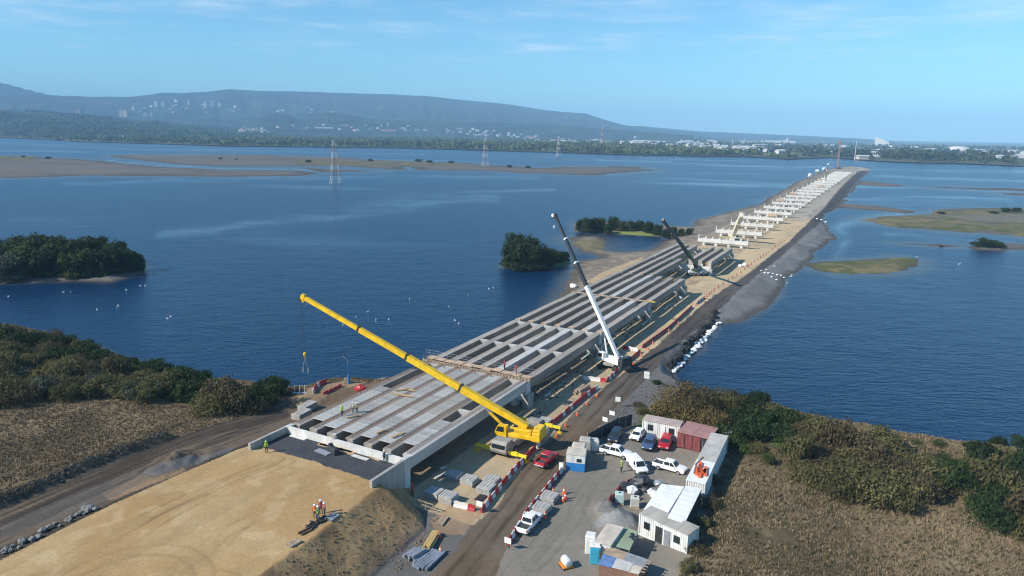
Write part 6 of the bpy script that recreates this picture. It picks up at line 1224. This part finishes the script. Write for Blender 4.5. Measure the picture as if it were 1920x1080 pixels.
# dry grass
def tufts(name, npts, mm, keep, hmin, hmax, seed):
    rg = np.random.default_rng(seed); r = np.hypot(GX, GY); wgt = (zone == 0) & keep & (r < 210) & (GZ > WZ+.35); a, b = np.nonzero(wgt); k = rg.integers(0, len(a), npts)
    pr = (r[a, b]**1.0)*(fbm(GX[a, b], GY[a, b], .3, 4, seed) > .33); pr = pr/pr.sum(); k = rg.choice(len(a), npts, p=pr)
    p = np.stack([GX[a[k], b[k]], GY[a[k], b[k]], GZ[a[k], b[k]]], 1); p[:, :2] += rg.uniform(-.25, .25, (npts, 2)); nb_ = 4; V = []; 
    for i in range(nb_):
        an = rg.uniform(0, 6.283, npts); h = rg.uniform(hmin, hmax, npts); w_ = rg.uniform(.03, .08, npts); le = rg.uniform(.1, .5, npts)*h; o = rg.uniform(-.16, .16, (npts, 2)); d = np.stack([np.cos(an), np.sin(an)], 1); e = np.stack([-d[:, 1], d[:, 0]], 1)
        b0 = p.copy(); b0[:, :2] += o; v0 = b0.copy(); v0[:, :2] -= e*w_[:, None]; v1 = b0.copy(); v1[:, :2] += e*w_[:, None]; v2 = b0.copy(); v2[:, :2] += d*le[:, None]; v2[:, 2] += h; V.append(np.stack([v0, v1, v2], 1))
    V = np.concatenate(V).reshape(-1, 3); tag(link(name, npmesh(name, V, np.arange(len(V)).reshape(-1, 3), mm)), kind='stuff')
M_dry = mat('dry_grass', (.25, .19, .11), .9, .25, .12, world=True); M_dryd = mat('dry_grass_dark', (.19, .145, .085), .9, .25, .12, world=True)
tufts('dry_grass', 52000, M_dry, GV > -60, .10, .36, 3); tufts('dry_grass', 30000, M_dryd, GV < -60, .1, .36, 4); tufts('dry_grass', 34000, M_dry, GV < -60, .1, .32, 14); tufts('dry_weeds', 9000, leafmat('weed', (.06, .07, .02), (.12, .11, .04)), GV > -90, .15, .5, 9)
# ------------------------------------------------------------------ the far bank: wood and town
TOPS = ([0, 150, 300, 450, 600, 750, 900, 1000, 1150, 1300, 1400, 1480, 1600, 1920], [212, 224, 238, 245, 246, 248, 254, 260, 269, 279, 287, 296, 299, 305])
def far_samples(n, seed, r0=900, r1=7500):
    rg = np.random.default_rng(seed); a = rg.uniform(R(-46), R(46), n); s_ = np.interp(a, sa, sr)
    u = rg.random(n); r = 1/(1/s_*(1-u)+u/np.minimum(r1, np.interp(a, ba, br)*.97)); X = r*np.sin(a); Y = r*np.cos(a); Z = hfar(X, Y); px, py = Qv(X, Y, Z); return X, Y, Z, px, py, r, s_, rg
def far_trees(name, n, seed, accept, mm, hlo, hhi, leaf=9):
    X, Y, Z, px, py, r, s_, rg = far_samples(n, seed); ok = accept(px, py, r, s_, rg) & (Z > WZ+.8); X, Y, Z, r = X[ok], Y[ok], Z[ok], r[ok]; n = len(X)
    if not n: return
    h = rg.uniform(hlo, hhi, n)*np.clip(.8+.5*vn(X/60, Y/60, 5), .7, 1.3); V = []; 
    for i in range(leaf):
        d = rg.normal(size=(n, 3)); d /= np.linalg.norm(d, axis=1)[:, None]; c = np.stack([X, Y, Z+h*.5], 1)+d*np.stack([h*.36, h*.36, h*.42], 1)*rg.uniform(.6, 1, (n, 1)); c[:, 2] = np.maximum(c[:, 2], Z+h*.1)
        nr = d+rg.normal(size=(n, 3))*.4; nr /= np.linalg.norm(nr, axis=1)[:, None]; t = np.cross(nr, rg.normal(size=(n, 3))); t /= np.linalg.norm(t, axis=1)[:, None]; b = np.cross(nr, t); s = (h*rg.uniform(.16, .30, n))[:, None]; V.append(np.stack([c-t*s, c-b*s, c+t*s, c+b*s], 1))
    V = np.concatenate(V).reshape(-1, 3); tag(link(name, npmesh(name, V, np.arange(len(V)).reshape(-1, 4), mm)), kind='stuff')
L_far = mat('far_foliage', (.115, .14, .055), .95, .6, .02, detail=8, spec=.1, world=True); L_fard = mat('far_foliage_dark', (.052, .066, .032), .95, .5, .02, detail=8, spec=.1, world=True)
far_trees('woodland', 26000, 1, lambda px, py, r, s_, rg: (py > np.interp(px, *TOPS)+rg.uniform(-3, 3, len(px))) & (px < 1500), L_far, 8, 14)
far_trees('shore_trees', 5200, 2, lambda px, py, r, s_, rg: (r < s_+90) & (px < 1450) & (r > s_+15), L_fard, 8, 13)
far_trees('shore_scrub', 9000, 3, lambda px, py, r, s_, rg: (r < s_+230) & (px > 1380) & (r > s_+14) & (vn(px/25, py*0, 4) > .25), L_far, 3, 6, 7)
far_trees('town_trees', 12000, 4, lambda px, py, r, s_, rg: (vn(px/22, py/4, 8)+.12*(px > 1380) > .60) & (py <= np.interp(px, *TOPS)) & (px > 430), L_fard, 8, 15)
far_trees('park_trees', 9000, 5, lambda px, py, r, s_, rg: inpoly(px, py, [(1640, 296), (1660, 288), (1700, 286), (1745, 290), (1765, 302), (1700, 303)]) | inpoly(px, py, [(1560, 288), (1600, 285), (1635, 290), (1630, 297), (1570, 296)]) | inpoly(px, py, [(1490, 277), (1560, 281), (1560, 290), (1490, 288)]) | (inpoly(px, py, [(1765, 294), (1830, 296), (1920, 301), (2000, 306), (2000, 312), (1770, 304)]) & (vn(px/14, py*0, 3) > .35)), L_fard, 10, 18)
far_trees('hill_trees', 16000, 6, lambda px, py, r, s_, rg: (py < np.interp(px, *TOPS)) & (px < 700) & (vn(px/30, py/6, 18) > .5), L_fard, 9, 15, 6)
HW = [mat('house_white', (.60, .59, .57), .8, .06), mat('house_cream', (.52, .47, .40), .8, .08), mat('house_grey', (.42, .42, .42), .8, .08)]; HR = [mat('roof_pale', (.46, .46, .46), .7, .1), mat('roof_red', (.42, .17, .12), .8, .15), mat('roof_grey', (.25, .25, .26), .8, .1)]
def house(wm_, rm, L, W, H_, rise, nm='house'):
    m = MB(); m.box((0, 0, H_/2-1), (L, W, H_+2)); m.cur = 1; m.prism([(-W/2-.4, H_), (W/2+.4, H_), (0, H_+rise)], -L/2-.4, L/2+.4, 'x'); m.cur = 2
    for e in (-1, 1):
        for x in (-.3, .05, .34): m.box((L*x, e*(W/2), H_*.55), (1.2, .12, 1.2))
    return m.mesh(nm, [wm_, rm, M_glass])
HP = [(house(HW[0], HR[0], 13, 9, 4.5, 2.2), 'white house with a pale roof'), (house(HW[0], HR[1], 12, 8, 4.5, 2.4), 'white house with a red roof'), (house(HW[1], HR[2], 12, 9, 5, 2.4), 'cream house with a grey roof'), (house(HW[1], HR[0], 26, 12, 5, 2.), 'long cream building with a pale roof'), (house(HW[2], HR[0], 34, 16, 6, 2.), 'long grey shed with a pale roof'), (house(HW[0], HR[2], 11, 8, 5, 2.6), 'small white house with a dark roof')]
REG = [([(450, 250), (450, 240), (560, 235), (640, 233), (760, 237), (900, 243), (900, 253), (750, 248), (600, 246)], 'in the town strip left of the second pylon', 52, [0, 0, 1, 2, 5]), ([(870, 253), (880, 241), (960, 250), (1010, 256), (1005, 262), (900, 256)], 'in the town around the second pylon', 36, [0, 1, 2, 5, 0]), ([(1005, 268), (1010, 260), (1150, 264), (1300, 272), (1420, 282), (1480, 290), (1470, 295), (1300, 280), (1150, 271)], 'in the pale row behind the shore wood', 62, [0, 3, 3, 4, 0]),
       ([(1180, 262), (1200, 254), (1400, 259), (1470, 262), (1480, 280), (1300, 271)], 'among the trees right of the last pylon', 36, [0, 3, 2, 5]), ([(1480, 290), (1500, 274), (1650, 272), (1900, 284), (2000, 292), (2000, 302), (1700, 296), (1600, 297)], 'on the flat land toward the sea at right', 66, [0, 3, 4, 2, 0]), ([(240, 212), (262, 202), (300, 191), (420, 190), (520, 196), (640, 206), (620, 216), (520, 212), (380, 214)], 'on the hillside above the left wood', 40, [0, 0, 1, 3])]
X, Y, Z, px, py, r, s_, rg = far_samples(60000, 77)
for poly, wh, n, kinds in REG:
    c = np.nonzero(inpoly(px, py, poly) & (Z > 1))[0]
    for i in c[:n]:
        me, lb = HP[rnd.choice(kinds)]; o = link('far_house', me, None, (X[i], Y[i], Z[i]), rnd.choice([.2, .4, 1.8, -.3])+rnd.uniform(-.1, .1)); s = rnd.uniform(1.2, 2.0)*(.75 if 'sea' in wh else 1.); o.scale = (s, s, s)
        tag(o, lb+' '+wh, 'house', 'houses '+wh)
def tower(me_name, L, W, H_, wm_, fl):
    m = MB(); m.box((0, 0, H_/2-3), (L, W, H_+6)); m.box((0, 0, H_+1.2), (L*.4, W*.5, 2.4)); m.cur = 1
    for f in range(fl):
        for e in (-1, 1): m.box((0, e*W/2, H_*(f+.55)/fl), (L*.86, .2, H_/fl*.4))
    return m.mesh(me_name, [wm_, M_glass])
tw = tower('tower', 22, 18, 48, HW[0], 14); twc = tower('tower', 24, 20, 52, mat('tower_peach', (.68, .52, .38), .8, .06), 15); twg = tower('tower', 34, 18, 30, HW[0], 9)
for x, y, me, s, l in ((228, 219, twc, 1.0, 'pair of peach apartment towers above the wood, left one'), (236, 219, twc, .95, 'pair of peach apartment towers above the wood, right one'), (155, 214, tw, .95, 'white apartment tower farthest left on the hills'), (147, 214, twg, .7, 'low white block left of the leftmost tower'), (272, 218, twg, .9, 'broad white block right of the peach towers'), (284, 218, tw, .7, 'slim white tower right of the broad block'), (293, 200, tw, .95, 'white hillside tower, first of two'), (306, 200, tw, .95, 'white hillside tower, second of two'), (354, 196, tw, .7, 'small white tower at the hilltop estate'), (385, 202, tw, .9, 'white tower in the estate, left end'), (398, 200, tw, .8, 'white tower in the estate, second'), (412, 201, tw, .8, 'white tower in the estate, third'), (441, 203, twg, .8, 'white block at the right end of the estate'), (250, 206, twg, .8, 'pale block on the slope above the peach towers'), (330, 192, twg, .9, 'long pale block along the ridge road'), (715, 238, tw, .42, 'small white tower in the riverside town, left'), (727, 237, tw, .55, 'small white tower in the riverside town, right')):
    h_ = far_hit(x, y)
    if h_: o = link('apartment_tower', me, None, h_, rnd.uniform(-.3, .3)); o.scale = (s,)*3; tag(o, l, 'apartment block', 'apartment blocks far away')
def special(x, y, me, nm, label, cat, rz=0.):
    h_ = far_hit(x, y)
    if h_: tag(link(nm, me, None, h_, rz), label, cat)
m = MB(); m.prism([(-38, 0), (38, 0), (38, 20), (-38, 52)], -22, 22, 'y'); special(1653, 273, m.mesh('white_hall', HW[0]), 'white_hall', 'tall white wedge-shaped building standing above the trees at right', 'building', -.5)
m = MB(); m.box((0, 0, 7), (150, 40, 16)); m.box((-70, 0, 11), (110, 40, 12)); m.box((20, 0, 24), (10, 10, 20)); special(1470, 268, m.mesh('white_works', HW[0]), 'factory', 'long white factory building on the far flat land', 'factory', -.2)
m = MB(); m.sphere((0, 0, 4), (46, 36, 15), 16, 8); special(1795, 284, m.mesh('white_dome', HW[0]), 'sports_dome', 'low white dome roof near the sea at right', 'dome')
m = MB(); m.box((0, 0, 4), (100, 30, 9)); m.cur = 1; m.prism([(-17, 8), (17, 8), (0, 14)], -52, 52, 'x'); special(728, 247, m.mesh('long_hall', [HW[1], HR[1]]), 'school_hall', 'long red-roofed hall at the town edge', 'hall', .1)
m = MB(); m.box((0, 0, 4), (120, 40, 10)); special(608, 241, m.mesh('pale_sheds', HW[0]), 'warehouse', 'large pale warehouse in the town, left part', 'warehouse', .1); special(1060, 267, m.mesh('pale_sheds', HW[0]), 'warehouse', 'pale warehouse at the left of the pale shore row', 'warehouse', .1)
m = MB(); m.tube((0, 0, 0), (0, 0, 42), .8, .5, 6); special(1602, 301, m.mesh('mast', P_pw), 'shore_mast', 'slim white mast on the far shore right of the piling rig', 'mast')
m = MB(); m.box((0, 0, 3.5), (46, 18, 7)); m.cur = 1; m.prism([(-10, 7), (10, 7), (0, 10)], -24, 24, 'x'); special(1626, 299, m.mesh('boathouse', [HW[1], HR[0]]), 'boathouse', 'cream boathouse on the far shore beside the mast', 'boathouse')
